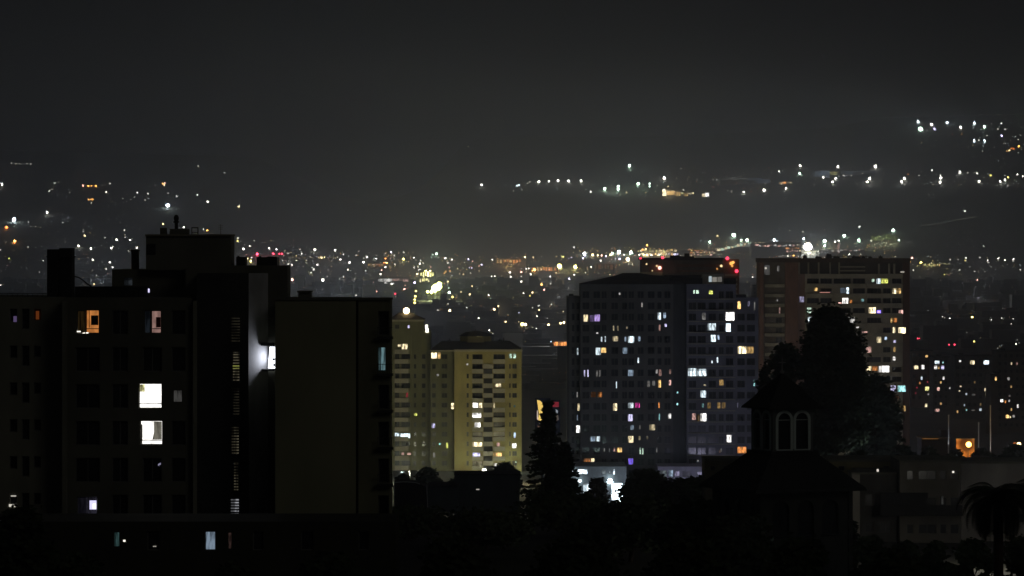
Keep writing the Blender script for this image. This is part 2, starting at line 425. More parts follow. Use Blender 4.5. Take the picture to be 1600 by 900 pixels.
L = bpy.data.objects.new('window_light', bpy.data.lights.new('window_light', 'AREA')); COL.objects.link(L)
L.data.energy = 32.0; L.data.size = .4; L.data.size_y = .8; L.data.shape = 'RECTANGLE'; L.data.color = (.86, .9, 1)
L.location = (X(427, dD), dD - .7, Z(557, dD)); L.rotation_euler = (radians(90), 0, radians(127))
L.parent = None
# penthouse, plant and chimneys on the roof
m = MB(); pxbox(m, 228, 361, 367, 422, DL + 5, 3.4); ph = m.build('penthouse', M_conc_dk, root, og)
m = MB(); pxbox(m, 226.5, 362, 366, 369, DL + 4.8, 3.8); m.build('coping', M_conc, root, og)
m = MB(); pxbox(m, 229, 243, 381, 398, DL + 4.95, .04); m.build('vent', M_roofdk, root, og)
m = MB(); pxbox(m, 265, 291, 357.5, 367, DL + 6, 3); m.build('chimney_base', M_conc_dk, root, og)
m = MB(); x_ = X(275.5, DL + 7); m.tube((x_, DL + 7, Z(358, DL + 7)), (x_, DL + 7, Z(346, DL + 7)), .13, n=10)
m.ball((x_, DL + 7, Z(341, DL + 7)), .20, .28, 12, 8); m.tube((x_, DL + 7, Z(348, DL + 7)), (x_, DL + 7, Z(345.5, DL + 7)), .22, .22, 12)
m.build('roof_cowl', M_metal, root, og)
m = MB(); pxbox(m, 250, 259, 356, 367.5, DL + 6, 1); m.build('chimney', M_conc_dk, root, og)
m = MB()
D_ = DL + 6
for a_ in ((299, 300.3), (308.5, 310)): pxbox(m, a_[0], a_[1], 355.5, 367.5, D_, .07)
pxbox(m, 299, 310, 355, 356.6, D_ - .01, .09); pxbox(m, 299, 310, 363, 364.4, D_ - .01, .09)
m.build('antenna_frame', M_metal, root, og)
m = MB(); x_ = X(344.8, D_); m.tube((x_, D_, Z(368, D_)), (x_, D_, Z(350.5, D_)), .022, .015, 6)
for k in (352, 355, 358): m.tube((x_ - .18, D_, Z(k, D_)), (x_ + .18, D_, Z(k, D_)), .01, n=5)
m.build('antenna', M_metal, root, og)
m = MB(); pxbox(m, 369, 384, 401.5, 416, DL + 5, 2); pxbox(m, 371, 374, 399.8, 402, DL + 5.2, .3); m.build('air_conditioner', M_metal, root, og)
m = MB(); pxbox(m, 401, 433, 402, 416, DL + 5, 3); pxbox(m, 404, 408, 400.3, 402.3, DL + 5.2, .3); pxbox(m, 418, 431, 400.8, 402.3, DL + 5.2, 1.3); m.build('air_conditioner', M_metal, root, og)
m = MB(); pxbox(m, 205, 215.5, 391, 421, DL + 7, 1); pxbox(m, 204.3, 216.2, 390, 392.5, DL + 6.9, 1.2); m.build('chimney', M_conc_dk, root, og)
m = MB(); pxbox(m, 73.5, 90, 389.5, 465, DL + 3, 2); pxbox(m, 92.5, 112, 387.5, 465, DL + 3.2, 2); pxbox(m, 72.5, 112.6, 400, 402, DL + 2.9, 2.4); m.build('water_tank', M_roofdk, root, og)
m = MB(); D_ = DL + 3.5
pts = [(117, 432), (124, 434), (131, 439), (137, 444), (143, 447.5)]
for p_, q_ in zip(pts, pts[1:]): m.tube((X(p_[0], D_), D_, Z(p_[1], D_)), (X(q_[0], D_), D_, Z(q_[1], D_)), .05, n=6)
m.build('pipe', M_metal, root, og)
m = MB(); pxbox(m, 117, 232, 447.5, 467, DL + 1.2, .25); m.build('roof_parapet', M_roofdk, root, og)
m = MB(); pxbox(m, 194, 206.5, 434, 446, DL + 5.95, .04); m.build('skylight', win_mat((.6, .7, .8), .03), root, og)
glint(root, og, 231.3, 451, 233.6, 457, DL + 1.1, 'L', 1.4, 'lamp', 'bluish roof terrace lamp')
m = MB()
for k in range(9): x_ = X(3 + k * 8, DL + 2.5); m.tube((x_, DL + 2.5, Z(464.5, DL + 2.5)), (x_, DL + 2.5, Z(458.5, DL + 2.5)), .02, n=5)
m.tube((X(-40, DL + 2.5), DL + 2.5, Z(458.5, DL + 2.5)), (X(73, DL + 2.5), DL + 2.5, Z(458.5, DL + 2.5)), .025, n=5)
m.build('railing', M_metal, root, og)
# dim low windows of the same block, near the street
# ------------------------------------------------------------------ plain gable slab (nearer, right of the core)
DP = 279.0
root = thing('gable_building', 'plain windowless concrete slab with a narrow balcony strip at its right edge', 'building', (X(520, DP), DP, gz(0, DP)))
og = tuple(root.location)
m = MB(); pxbox(m, 430, 556, 467.5, zf(DP), DP, 12); m.build('wall', mat('gable_render', (.36, .36, .235), scale=.22, var=.16), root, og)
m = MB(); pxbox(m, 556, 560, 469, zf(DP), DP + .35, 11); m.build('joint', M_core, root, og)
m = MB(); sops = [(591, 486 + 57.6 * k, 608, 524 + 57.6 * k) for k in range(6)]
lit = [(590, 542, 603, 580)]
sops = [o for o in sops if o[1] < 530 or o[1] > 590] + lit
sops = punched(m, 560, 610, 469, zf(DP), DP + .05, sops, .7); shell(m, 560, 610, 469, zf(DP), DP + .05, 4)
m.build('wall', mat('gable_render_dark', (.27, .27, .17), scale=.3), root, og, 'darker end strip with openings')
for o in sops: window(root, og, o, DP + .05, .7, win_mat((.42, .75, .82), .22, 'curtain') if o in lit else None, 'teal lit curtained window' if o in lit else None)
for k in range(5):
    y_ = 526 + 57.6 * k; m = MB(); pxbox(m, 589, 614, y_, y_ + 4, DP - .5, .9)
    for j in range(7): pxbox(m, 590 + j * 3.7, 590.6 + j * 3.7, y_ - 14, y_, DP - .48, .03)
    pxbox(m, 589, 613.5, y_ - 15, y_ - 14, DP - .5, .06)
    m.build('balcony', M_core, root, og)
m = MB(); pxbox(m, 429, 611, 466, 469, DP - .12, 4.3); m.build('coping', M_conc_dk, root, og)
m = MB(); pxbox(m, 466, 485, 456.5, 466.5, DP + 4, 2); pxbox(m, 464, 486, 454.5, 457, DP + 3.8, 2.4); m.build('chimney', M_conc_dk, root, og)
m = MB(); pxbox(m, 380, 430, 520, 1040, DP + 14, 3); m.build('rear_wall', M_core, root, og)
# low podium block in front
DQ = 262.0
root = thing('podium_block', 'low dark podium block below the gable slab, with one blue curtained window', 'building', (X(400, DQ), DQ, gz(0, DQ)))
og = tuple(root.location)
pl = [(320, 830, 337, 860, 'B', .26), (177, 831, 187, 855, 'T', .05), (356, 832, 362, 858, 'K', .022), (115, 890, 155, 902, 'W', .018)]
m = MB(); o_ = punched(m, -60, 618, 815, zf(DQ), DQ, grid_open([(230, 250), (395, 412), (470, 490), (560, 577)], [(830, 860)], pl), .3); shell(m, -60, 618, 815, zf(DQ), DQ, 8)
m.build('wall', mat('podium_render', (.055, .055, .04), scale=.4), root, og)
fill(root, og, DQ, o_, pl)
glint(root, og, 192.5, 843.5, 196, 846.5, DQ - .03, 'W', 1.5); glint(root, og, 239, 853, 244, 854.5, DQ - .03, 'W', .35)
glint(root, og, 247, 724, 251, 727, DL - .05, 'L', .35, rot=-.05)

# ================================================================== YELLOW TWIN TOWERS (1080 m)
DY = 1080.0
def punch_building(nm, label, cat, x0, x1, y0, D, dep, M, cols, rows, lit, cap=95, t=.35, gain=1, ybot=None, root=None, og=None, wl=None):
    if root is None:
        root = thing(nm, label, cat, (X((x0 + x1) / 2, D), D, gz(X(x0, D), D))); og = tuple(root.location)
    yb = ybot or HZ + (CH - gz(X(x0, D), D)) / D * F
    lit = ok(lit, x0, x1, y0, yb)
    m = MB(); o = punched(m, x0, x1, y0, yb, D, grid_open(cols, rows, lit), t); shell(m, x0, x1, y0, yb, D, dep)
    m.build('wall', M, root, og, wl)
    fill(root, og, D, o, lit, t, cap, gain)
    return root, og
rowsY = [(553.5 + 15.15 * k, 561 + 15.15 * k) for k in range(13)]
lit1 = [(616, 676, 624, 682, 'C', 1.1), (625.5, 677, 641, 685, 'C', 1.5), (621, 537.5, 626.5, 542, 'Y', 1.1), (627.5, 537, 637, 546, 'Y', 1.2), (634, 612, 637.5, 621, 'R', .25),
        (636.5, 508, 640, 513, 'L', 1.2), (648, 505, 651, 513, 'A', .9), (646.5, 645, 652, 650, 'E', 1.1), (627, 706.5, 631.5, 711, 'K', .5), (636, 707, 642, 711, 'K', .8)]
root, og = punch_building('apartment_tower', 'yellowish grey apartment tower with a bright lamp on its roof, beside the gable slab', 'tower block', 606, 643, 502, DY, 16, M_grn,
    [(617, 624), (627, 641)], [(r[0] - .5, r[1]) for r in rowsY] + [(507, 514)], lit1)
yb1 = HZ + CH / DY * F
for k in range(-1, 12):                                            # pale balcony fronts
    y_ = 561.5 + 15.15 * k; m = MB(); pxbox(m, 616.5, 638, y_, y_ + 6.6, DY - .9, .9); m.build('balcony', M_pale, root, og)
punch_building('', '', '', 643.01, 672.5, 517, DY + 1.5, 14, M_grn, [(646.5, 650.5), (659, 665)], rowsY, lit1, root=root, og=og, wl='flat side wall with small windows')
m = MB(); pxbox(m, 643.01, 661, 502, 518, DY + .5, 12); m.build('upper_wall', M_grn, root, og)
m = MB(); pxbox(m, 605, 662.5, 499.5, 502.5, DY - .4, 16); m.build('cornice', M_pale, root, og)
m = MB(); m.frustum((X(606, DY), X(663, DY), DY - .6, DY + 15), (X(622, DY), X(640, DY), DY + 6, DY + 9), Z(499.5, DY), Z(489, DY)); m.build('roof', M_tile, root, og)
m = MB(); pxbox(m, 664.5, 668.5, 507.5, 513, DY + 1.2, .2); pxbox(m, 665, 669.5, 513, 519.5, DY + 1.2, .2); m.build('lamp', lamp_mat(C_['W'], 2.5 / T(DY)), root, og)

lit2 = [(673.6, 550.5, 683, 560.5, 'Y', 1.9), (683.6, 550.5, 688.5, 560.5, 'A', .9), (795, 552.5, 800, 560, 'G', .7), (801.5, 552.5, 806.5, 560, 'G', 1.0), (728.5, 567.5, 732, 571, 'W', .35),
        (681.5, 584, 685.5, 588, 'W', .35), (704.6, 629.5, 709.6, 639.5, 'Y', 1.4), (738, 629.5, 747, 637.5, 'W', 2.2), (747.6, 629.5, 753.5, 638.5, 'Y', 1.4), (737.6, 645, 752, 653.5, 'W', 2.4),
        (741, 660, 751, 669, 'W', 1.8), (737.6, 691, 753.6, 700.5, 'Y', 1.9), (738, 707, 750.5, 716, 'L', 1.7), (773, 599, 783, 605.5, 'Y', 1.2), (771, 629.5, 773.2, 638, 'Y', .9),
        (776, 691.5, 781, 698, 'K', .5), (770.5, 707, 784, 714.5, 'A', 1.3), (771, 724, 777, 729.5, 'W', .8), (802.5, 675.5, 806, 684.5, 'B', 1.2), (800, 692.5, 807, 700.5, 'W', 1.6),
        (674, 661, 680, 669, 'L', 1.0), (685.5, 692, 689, 695.5, 'T', 1.3), (696.5, 691.5, 700.5, 700.5, 'E', .75), (676.5, 707, 680, 715, 'W', .16), (802.5, 633, 805.5, 636.5, 'T', .16)]
root, og = punch_building('apartment_tower', 'yellow lit apartment tower with checkerboard balconies and a dark hipped roof lantern', 'tower block', 710, 737, 549, DY - 6, 20, M_yel,
    [(729, 732.5)], rowsY, lit2, cap=95)
bay = [(738, 754), (771, 789)]
punch_building('', '', '', 737.01, 790, 549, DY - 6, 18, M_yel, bay, [(r[0], r[1] + .5) for r in rowsY], lit2, root=root, og=og, t=1.4, wl='balcony bay')
punch_building('', '', '', 790.01, 815, 549, DY - 6, 18, M_yel, [(795.5, 798), (800.5, 807.5)], rowsY, lit2, root=root, og=og)
punch_building('', '', '', 672.6, 709.99, 549, DY - 2, 16, M_grn, [(675, 681), (690, 699)], rowsY, lit2, root=root, og=og, wl='green grey set-back wing')
for k in range(12): m = MB(); pxbox(m, 755.5, 769.3, 576 + 15.15 * k, 584 + 15.15 * k, DY - 6.08, .07); m.build('dark_recess_panel', M_roofdk, root, og)  # dark panels on solid wall, in place of shaded balcony recesses
for k in range(12):
    y_ = 561.6 + 15.15 * k
    for (a_, b_) in ((737.6, 754.6), (770.4, 789)):
        m = MB(); pxbox(m, a_, b_, y_, y_ + 6.4, DY - 6.7, .65); m.build('balcony', M_pale, root, og)
    m = MB(); pxbox(m, 755, 770, y_ + 7.5, y_ + 14, DY - 6.5, .38); m.build('balcony', M_pale, root, og)
m = MB(); pxbox(m, 709, 816, 546, 549.3, DY - 6.7, 20); pxbox(m, 672.6, 709, 546, 549.3, DY - 2.6, 16); m.build('cornice', M_pale, root, og)
m = MB(); m.frustum((X(672.6, DY), X(816, DY), DY - 6.8, DY + 13), (X(690, DY), X(796, DY), DY, DY + 8), Z(546, DY), Z(533.5, DY)); m.build('roof', M_tile, root, og)
m = MB()
cx, cy = X(743, DY), DY + 3
for k in range(6):
    a0, a1 = k * pi / 3, (k + 1) * pi / 3; R0, R1, R2 = 4.4, 4.9, 1.3
    P = lambda a_, R_, y_: (cx + R_ * cos(a_), cy + R_ * sin(a_), Z(y_, DY))
    m.face([P(a0, R0, 536), P(a1, R0, 536), P(a1, R0, 525), P(a0, R0, 525)])
m.build('lantern_wall', M_yel, root, og, 'six sided roof lantern')
m = MB()
for k in range(6):
    a0, a1 = k * pi / 3, (k + 1) * pi / 3
    m.face([P(a0, R1, 525.5), P(a1, R1, 525.5), P(a1, 3.0, 519.5), P(a0, 3.0, 519.5)]); m.face([P(a0, 3.0, 519.5), P(a1, 3.0, 519.5), P(a1, .4, 517), P(a0, .4, 517)]); m.face([P(a1, R1, 525.5), P(a0, R1, 525.5), (cx, cy, Z(525, DY))])
m.tube((cx, cy, Z(517.5, DY)), (cx, cy, Z(514.5, DY)), .08)
m.build('lantern_roof', M_tile, root, og)
for x_ in (702, 781):
    m = MB(); pxbox(m, x_ - 3, x_ + 3, 531.5, 536, DY + 2, 1.5); pxbox(m, x_ - .6, x_ + .8, 529, 532, DY + 2, .3); m.build('chimney', M_tile, root, og)
m = MB(); pxbox(m, 786, 788, 527.5, 540, DY + 1, .4); m.build('vent_pipe', M_tile, root, og)

# ================================================================== DARK MIDDLE TOWER (935 m)
DM = 935.0
lit3 = [(967, 457, 969.5, 461, 'W', .5), (1002, 472, 1004.2, 480, 'W', .35), (911.5, 491, 919, 503, 'Y', 1.0), (921, 492, 928, 503, 'P', .16), (928.6, 491, 937.6, 502.5, 'P', .9),
  (1027, 488, 1033, 500, 'C', 1.2), (1036, 488, 1041, 497.5, 'B', .7), (1029, 507, 1032.5, 517, 'K', .25), (1038, 505.5, 1042, 511, 'L', 1.5), (957.5, 508.5, 960, 517, 'Y', .35),
  (964, 508.5, 967, 517, 'Y', .12), (978, 510, 981, 514, 'Y', .25), (931.5, 519.5, 935, 521.5, 'W', .8), (938.5, 526, 941.5, 534.5, 'C', .6), (944.5, 525, 947, 534.5, 'C', .6), (957, 525, 966, 533.5, 'Y', .55),
  (975.5, 525.5, 979, 534, 'B', .4), (981, 525, 991, 536, 'C', 1.6), (996.5, 525, 1001, 533.5, 'B', .6), (901, 543.5, 904, 555, 'C', .5), (930.5, 543, 938.5, 555, 'C', .9), (939, 543, 947.5, 551.5, 'A', 1.2),
  (972.5, 542.5, 980.5, 553, 'B', .4), (996, 558.5, 998.8, 567.5, 'C', 1.3), (912, 578, 914.5, 588.5, 'L', .8), (917, 577.5, 920, 589, 'L', 1.1), (931, 578, 935, 589, 'W', .1), (936, 578, 938.5, 589, 'W', .12),
  (981, 577.5, 990, 588, 'B', .4), (1024.5, 577, 1028, 584, 'W', .3), (1028.6, 577, 1034, 588, 'K', .22), (1045, 576.5, 1049, 585, 'K', .2), (1010.5, 594.5, 1016, 605, 'W', .1), (1019, 594.5, 1024, 603, 'W', .1),
  (1028, 593.5, 1033, 606, 'A', 1.4), (1045, 593.5, 1049, 602.5, 'K', 1.0), (962, 596, 964.2, 607, 'C', 1.4), (901, 612, 903, 621, 'W', .25), (923, 612, 931, 621, 'O', .05), (933.5, 612, 941, 621, 'O', .45),
  (902, 630, 906, 642, 'Y', .9), (957.5, 630, 964.5, 642, 'Y', 1.2), (981, 629, 990, 638, 'C', .9), (992, 629, 997, 637.5, 'M', .35), (997.6, 629, 999.6, 637.5, 'M', 1.4), (1028.5, 628.5, 1031, 638, 'O', .7),
  (1056.8, 611.5, 1060, 615, 'T', 1.4), (1056.8, 629.5, 1060, 633.5, 'T', 1.2), (981, 647, 989, 658.5, 'L', .9), (1029, 646, 1031.5, 657, 'T', .5), (1043.5, 645.5, 1049, 654.5, 'W', 1.4), (901, 648, 903, 657, 'B', .3), (900, 664.5, 906.5, 676.5, 'W', 1.6),
  (1014.5, 663, 1024, 672.5, 'Y', .55), (985, 664, 990.5, 672, 'B', .3), (999, 664, 1001, 671, 'W', .12), (921.5, 681.5, 930, 690, 'B', .55), (930.6, 681.5, 938, 690, 'C', 1.1), (981, 681, 990, 692, 'Y', 1.0), (997, 681, 1001, 688, 'Y', .2),
  (1010, 681, 1013, 687, 'Y', .1), (963.5, 699, 972, 707, 'A', 1.5), (958.5, 699, 961.5, 706, 'K', .4), (951, 700, 953, 706, 'W', .1), (943, 700, 945.5, 706, 'W', .12), (999, 699, 1001.5, 710, 'G', .9), (1002.6, 700, 1005.5, 710.5, 'G', .9),
  (1025, 699, 1027, 707, 'W', .2), (912, 716, 923, 726.5, 'O', .5), (923.6, 716, 929, 726.5, 'Y', 1.3), (981.5, 716, 989.5, 726, 'V', .9), (1048.5, 715.5, 1053, 727, 'W', 1.3)]
rowsM = [(455 + 17.45 * k, 466 + 17.45 * k) for k in range(17)]
root, og = punch_building('apartment_tower', 'large dark grey apartment tower with many small lit windows and bluish right wing', 'tower block', 907, 1052, 444, DM, 20, M_grey,
    [(910, 921), (927, 938), (940, 948), (955, 966), (972, 980), (982, 991), (996, 1006), (1012, 1023), (1027, 1034), (1038, 1048)], rowsM, lit3, cap=100)
punch_building('', '', '', 886.5, 906.99, 463, DM + 2, 16, M_grey, [(893, 898), (900.5, 905.5)], rowsM[1:], lit3, root=root, og=og, wl='left end wing')
m = MB(); pxbox(m, 885.5, 889.5, 466, 780, DM + 1.3, 3); m.build('corner_pier', M_core, root, og)
m = MB(); pxbox(m, 889, 896, 459, 464, DM + 4, 2); m.build('chimney', M_core, root, og)
punch_building('', '', '', 1052.01, 1073, 444, DM + 2.5, 18, mat('stair_recess', (.07, .075, .075)), [], [], lit3, root=root, og=og, wl='recessed dark stair strip')
lit3b = [(1083, 453, 1086.3, 459, 'G', 1.1), (1087.4, 453, 1092.3, 459, 'G', 1.2), (1107.5, 453, 1114, 460, 'E', 1.4), (1152.2, 470.5, 1157.8, 483, 'A', 1.6), (1168, 470.5, 1172, 479, 'L', .16), (1178, 471, 1180.3, 485, 'W', .16),
  (1134, 487.5, 1147.5, 501, 'W', 3.2), (1134, 505, 1142, 518.5, 'C', 2.4), (1096.5, 488, 1103, 500, 'W', .22), (1105.5, 505, 1119, 516.5, 'C', 1.0), (1110.5, 523, 1119, 534.5, 'C', 1.3), (1120, 523, 1124.5, 531, 'B', .9),
  (1152.2, 540.5, 1166.5, 553, 'Y', 1.9), (1167.5, 541, 1178, 552.5, 'A', .45), (1074.2, 575, 1088.5, 588, 'C', 2.3), (1089, 576, 1104, 588, 'C', 1.4), (1119.5, 558, 1122.6, 567, 'C', 1.3), (1110.8, 563, 1114, 568, 'C', 1.2),
  (1123.5, 593, 1131, 602.5, 'A', .35), (1177, 593.5, 1180, 603.5, 'T', .8), (1094, 610, 1103.5, 621.5, 'C', 1.2), (1099, 600.5, 1103.5, 603, 'Y', .5), (1096, 630, 1100, 637, 'T', .25), (1105, 628.5, 1111, 638.5, 'A', .12),
  (1120.5, 628.5, 1126, 638.5, 'A', .28), (1127.5, 628.5, 1134, 638.5, 'A', .12), (1151, 629, 1154, 638, 'L', .1), (1081, 645.5, 1087.5, 656.5, 'K', .5), (1088.2, 647, 1093.5, 658.5, 'A', .08), (1094, 645.5, 1104, 658.5, 'W', 1.9),
  (1135, 679.5, 1143, 691.5, 'W', 1.6), (1152.2, 697.5, 1166.5, 708.5, 'O', .8), (1125.5, 700.5, 1128, 706, 'W', .2), (1112.5, 715.5, 1121, 718.8, 'C', .8), (1123, 703, 1126, 708, 'K', .1), (1089, 718, 1092, 721.5, 'W', .3), (1138, 716, 1141, 719, 'L', .25)]
colsB = [(1076, 1088), (1090, 1103), (1107, 1119), (1123, 1131), (1134, 1146)]
punch_building('', '', '', 1073.01, 1150, 444, DM - 2, 20, M_blue, colsB, rowsM, lit3b, root=root, og=og, cap=60, wl='bluish right wing')
punch_building('', '', '', 1150.01, 1185, 465, DM - 1, 18, M_blue, [(1152, 1164), (1167, 1180)], rowsM[1:], lit3b, root=root, og=og, cap=40, wl='stepped end of the right wing')
for k in range(15):
    y_ = 467 + 17.45 * k
    m = MB(); pxbox(m, 1074, 1149, y_, y_ + 1.0, DM - 2.5, .5); m.build('floor_band', M_pale, root, og)
m = MB()
m.frustum((X(907, DM), X(1075, DM), DM - .6, DM + 21), (X(960, DM), X(1046, DM), DM + 6, DM + 14), Z(444, DM), Z(432, DM))
m.frustum((X(955, DM), X(1050, DM), DM + 3, DM + 17), (X(975, DM), X(1000, DM), DM + 8, DM + 12), Z(434.5, DM), Z(427, DM)); m.build('roof', M_tile, root, og)
m = MB(); pxbox(m, 1046, 1150, 435, 444.5, DM + 2, 14); pxbox(m, 1040, 1095, 430, 436, DM + 6, 9); m.build('roof_plant', M_tile, root, og)
m = MB(); pxbox(m, 1098, 1131, 429, 444.5, DM, 6); m.build('penthouse', M_beige, root, og)
glint(root, og, 1107.5, 431.5, 1112, 440.5, DM - .03, 'C', .55, 'penthouse_light'); glint(root, og, 1113, 433, 1120, 440.5, DM - .03, 'W', .22, 'penthouse_light'); glint(root, og, 1121, 432.5, 1128, 440.5, DM - .03, 'W', .13, 'penthouse_light')
m = MB(); pxbox(m, 1150, 1166, 460.5, 466, DM + 1, 8); m.build('roof_plant', M_tile, root, og)
# podium with the bright shop fronts
DF = DM - 26
root2 = thing('shop_building', 'low podium with brilliantly lit white shop fronts at the foot of the dark tower', 'building', (X(970, DF), DF, gz(X(970, DF), DF))); og2 = tuple(root2.location)
litp = [(902.5, 733, 918, 741, 'C', 2.4), (940, 734, 946.5, 741, 'C', .16), (951, 736, 954, 740, 'C', .25), (958, 733, 961, 742, 'C', 1.8), (911, 755.5, 927, 786, 'C', 2.4), (955, 755, 973, 786, 'C', 4.5), (1031, 735, 1042, 746, 'C', .12),
        (1044, 734, 1052, 745, 'B', .5), (1054, 736, 1062, 744, 'L', .3), (1090, 737, 1099, 742, 'L', .3)]
m = MB(); o_ = punched(m, 888, 979, 729, 800, DF, [tuple(l[:4]) for l in litp if l[0] < 979], .5); shell(m, 888, 979, 729, 800, DF, 20); m.build('wall', mat('shop_render', (.28, .32, .33)), root2, og2)
for l in litp:
    if l[0] < 979: window(root2, og2, l[:4], DF, .5, win_mat(C_[l[4]], l[5] / T(DF), 'room', l[5] > 1), CN[l[4]] + ' lit shop window', mull=l[0] < 950 and l[2] - l[0] > 10, name='shop_window')
m = MB(); pxbox(m, 955, 974, 770.5, 771.4, DF - .1, .08); m.build('awning_bar', M_metal, root2, og2)
m = MB(); pxbox(m, 948, 958, 750, 752, DF - 1.4, 1.4); m.build('canopy', M_metal, root2, og2)
for (x_, y_, r_, s_) in ((906, 751, .4, 9), (953, 751.5, .75, 9), (892.5, 735, .5, 6)):
    m = MB(); m.tube((X(x_, DF), DF + .1, Z(y_, DF)), (X(x_, DF), DF - .8, Z(y_, DF)), .06); m.cur = 1; m.ball((X(x_, DF), DF - .9, Z(y_, DF)), r_, r_ * .8, 10, 6); m.build('lamp', [M_metal, lamp_mat(C_['C'], s_)], root2, og2)
root3 = thing('annex_building', 'low lilac grey annex with dim windows at the foot of the bluish wing', 'building', (X(1065, DF), DF, gz(X(1065, DF), DF))); og3 = tuple(root3.location)
m = MB(); o_ = punched(m, 1028, 1101, 729, 800, DF + 4, [tuple(l[:4]) for l in litp if l[0] > 979] + [(1066, 736, 1078, 745)], .4); shell(m, 1028, 1101, 729, 800, DF + 4, 14); m.build('wall', mat('lilac_render', (.33, .31, .38)), root3, og3)
for l in litp:
    if l[0] > 979: window(root3, og3, l[:4], DF + 4, .4, win_mat(C_[l[4]], l[5] / T(DF)), CN[l[4]] + ' lit window')
window(root3, og3, (1066, 736, 1078, 745), DF + 4, .4)

# brick tower behind it
DB = 1180.0
root = thing('brick_tower', 'brick apartment tower with red roof beacons half hidden behind the dark middle tower', 'tower block', (X(1080, DB), DB, gz(X(1080, DB), DB))); og = tuple(root.location)
m = MB(); pxbox(m, 1003, 1131, 406, HZ + CH / DB * F, DB, 18); m.build('wall', mat('dusky_render', (.17, .15, .135)), root, og)
m = MB(); pxbox(m, 1130, 1155, 405, HZ + CH / DB * F, DB - 1.2, 14); m.build('brick_shaft', M_brick, root, og)
m = MB(); pxbox(m, 1000, 1131, 403, 406.5, DB - 1, 20); pxbox(m, 1048, 1062, 399, 403.2, DB + 4, 5); pxbox(m, 1070, 1077, 396, 403.2, DB + 5, 3); pxbox(m, 1062, 1085, 400.5, 403.2, DB + 6, 5); m.build('roof', M_roofdk, root, og)
m = MB(); pxbox(m, 1014, 1036, 413, 427, DB - .9, .85); pxbox(m, 1058, 1130, 413, 417, DB - .9, .85); pxbox(m, 1058, 1130, 422, 425, DB - .9, .85); m.build('balcony', M_brick, root, og)
m = MB(); pxbox(m, 1000, 1035, 425, 430, DB - 1.6, 1.5); m.build('balcony', M_pale, root, og)
for k in range(7): m = MB(); pxbox(m, 1133, 1152, 428 + k * 7.2, 431.5 + k * 7.2, DB - 1.5, .25); m.build('balcony', M_pale, root, og)
for (x_, y_, k, s_, r_) in ((1000.5, 403.5, 'R', 1.3, .35), (1035, 402.5, 'R', 2, .4), (1136, 403.5, 'R', 2.2, .5), (1150.5, 423.5, 'R', 2, .5), (1010, 412.5, 'Y', 1.0, .25), (1026, 415.5, 'Y', .7, .3), (1030.5, 418.5, 'K', 2.5, .5), (1019, 423, 'Y', .6, .2),
                           (1126.5, 415.5, 'Y', 1.2, .35), (1142, 411.5, 'A', 1.2, .5), (1145, 410, 'A', 1.6, .4), (1143.5, 415.5, 'A', .8, .35), (1120, 420, 'A', .4, .3)):
    m = MB(); x, z = X(x_, DB), Z(y_, DB); m.tube((x, DB - 1.5, z - .5), (x, DB - 1.5, z - .1), .08); m.cur = 1; m.ball((x, DB - 1.7, z), r_ * 1.1, r_ * 1.1, 8, 5); m.build('lamp', [M_metal, lamp_mat(C_[k], s_ * 1.4)], root, og, 'red beacon' if k == 'R' else None)

# ================================================================== RIGHT TOWER (1080 m)
DR = 1080.0
lit4 = [(1362, 435.5, 1367, 441, 'G', .6), (1369.5, 435, 1376.6, 445, 'C', 1.3), (1377.2, 435, 1388, 443, 'E', 1.0), (1272, 449, 1278, 455, 'A', 1.2), (1313, 449.5, 1322, 458.5, 'B', .12), (1322.6, 449, 1327, 459.5, 'C', 1.5), (1394, 450, 1401, 460, 'Y', 1.6), (1401.6, 450, 1408.5, 460.5, 'A', 1.0),
  (1310, 472, 1315.5, 475.5, 'K', 1.3), (1316.2, 465, 1326, 475, 'W', 1.8), (1327, 468, 1332, 474, 'O', .6), (1345.5, 466.5, 1350.5, 471.5, 'T', .35), (1261, 480, 1268.5, 489.5, 'G', .9), (1357, 480, 1369, 490.5, 'Y', 1.8), (1369.8, 484.5, 1377, 489.5, 'V', 3),
  (1403.5, 484, 1411.5, 491, 'K', .9), (1262, 495, 1269.5, 505, 'C', 1.2), (1326, 495, 1336, 504.5, 'W', .55), (1391.5, 496.5, 1395, 504.5, 'A', .9), (1396.5, 496.5, 1402, 504, 'O', .5), (1338, 509, 1342.5, 513, 'W', .9), (1347, 517.5, 1356, 521, 'K', .8), (1395, 511, 1399.6, 521.5, 'Y', 1.2),
  (1403, 511, 1415.5, 521.5, 'Y', 2.2), (1370, 526, 1377.5, 536, 'Y', .8), (1382, 526, 1386.5, 531.5, 'B', 1.1), (1395.5, 531.5, 1400.5, 536, 'L', .9), (1353.5, 541.5, 1362, 552, 'K', .6), (1395.5, 541.5, 1400, 550.5, 'A', .3), (1394.5, 557, 1400, 563.5, 'W', .9),
  (1353, 571.5, 1362, 579.5, 'Y', 1.3), (1363, 572, 1372, 579.5, 'O', .5), (1373, 570.5, 1390, 582, 'W', 2.4), (1365, 590.5, 1368, 597.5, 'Y', 1.1), (1374, 601.5, 1380, 608.5, 'A', .9), (1391.5, 602, 1400, 612.5, 'L', 1.3), (1402, 602, 1415.5, 612.5, 'T', 1.1), (1390, 616.5, 1405, 624, 'O', .07),
  (1391, 635.5, 1400, 643.5, 'L', .35), (1403, 632.5, 1406.5, 643.5, 'Y', 1.0), (1407.5, 633, 1415.5, 643, 'A', .4), (1390, 648, 1403, 658.5, 'W', 1.7), (1352.5, 678, 1360, 682, 'Y', 1.3), (1361, 678, 1368.5, 687, 'C', 1.3), (1371, 683, 1375.5, 687, 'T', .9), (1311, 649.5, 1315.5, 656.5, 'Y', 1.2), (1376, 696.5, 1381, 701.5, 'Y', .5)]
rowsR = [(435 + 15.35 * k, 443.4 + 15.35 * k) for k in range(18)]
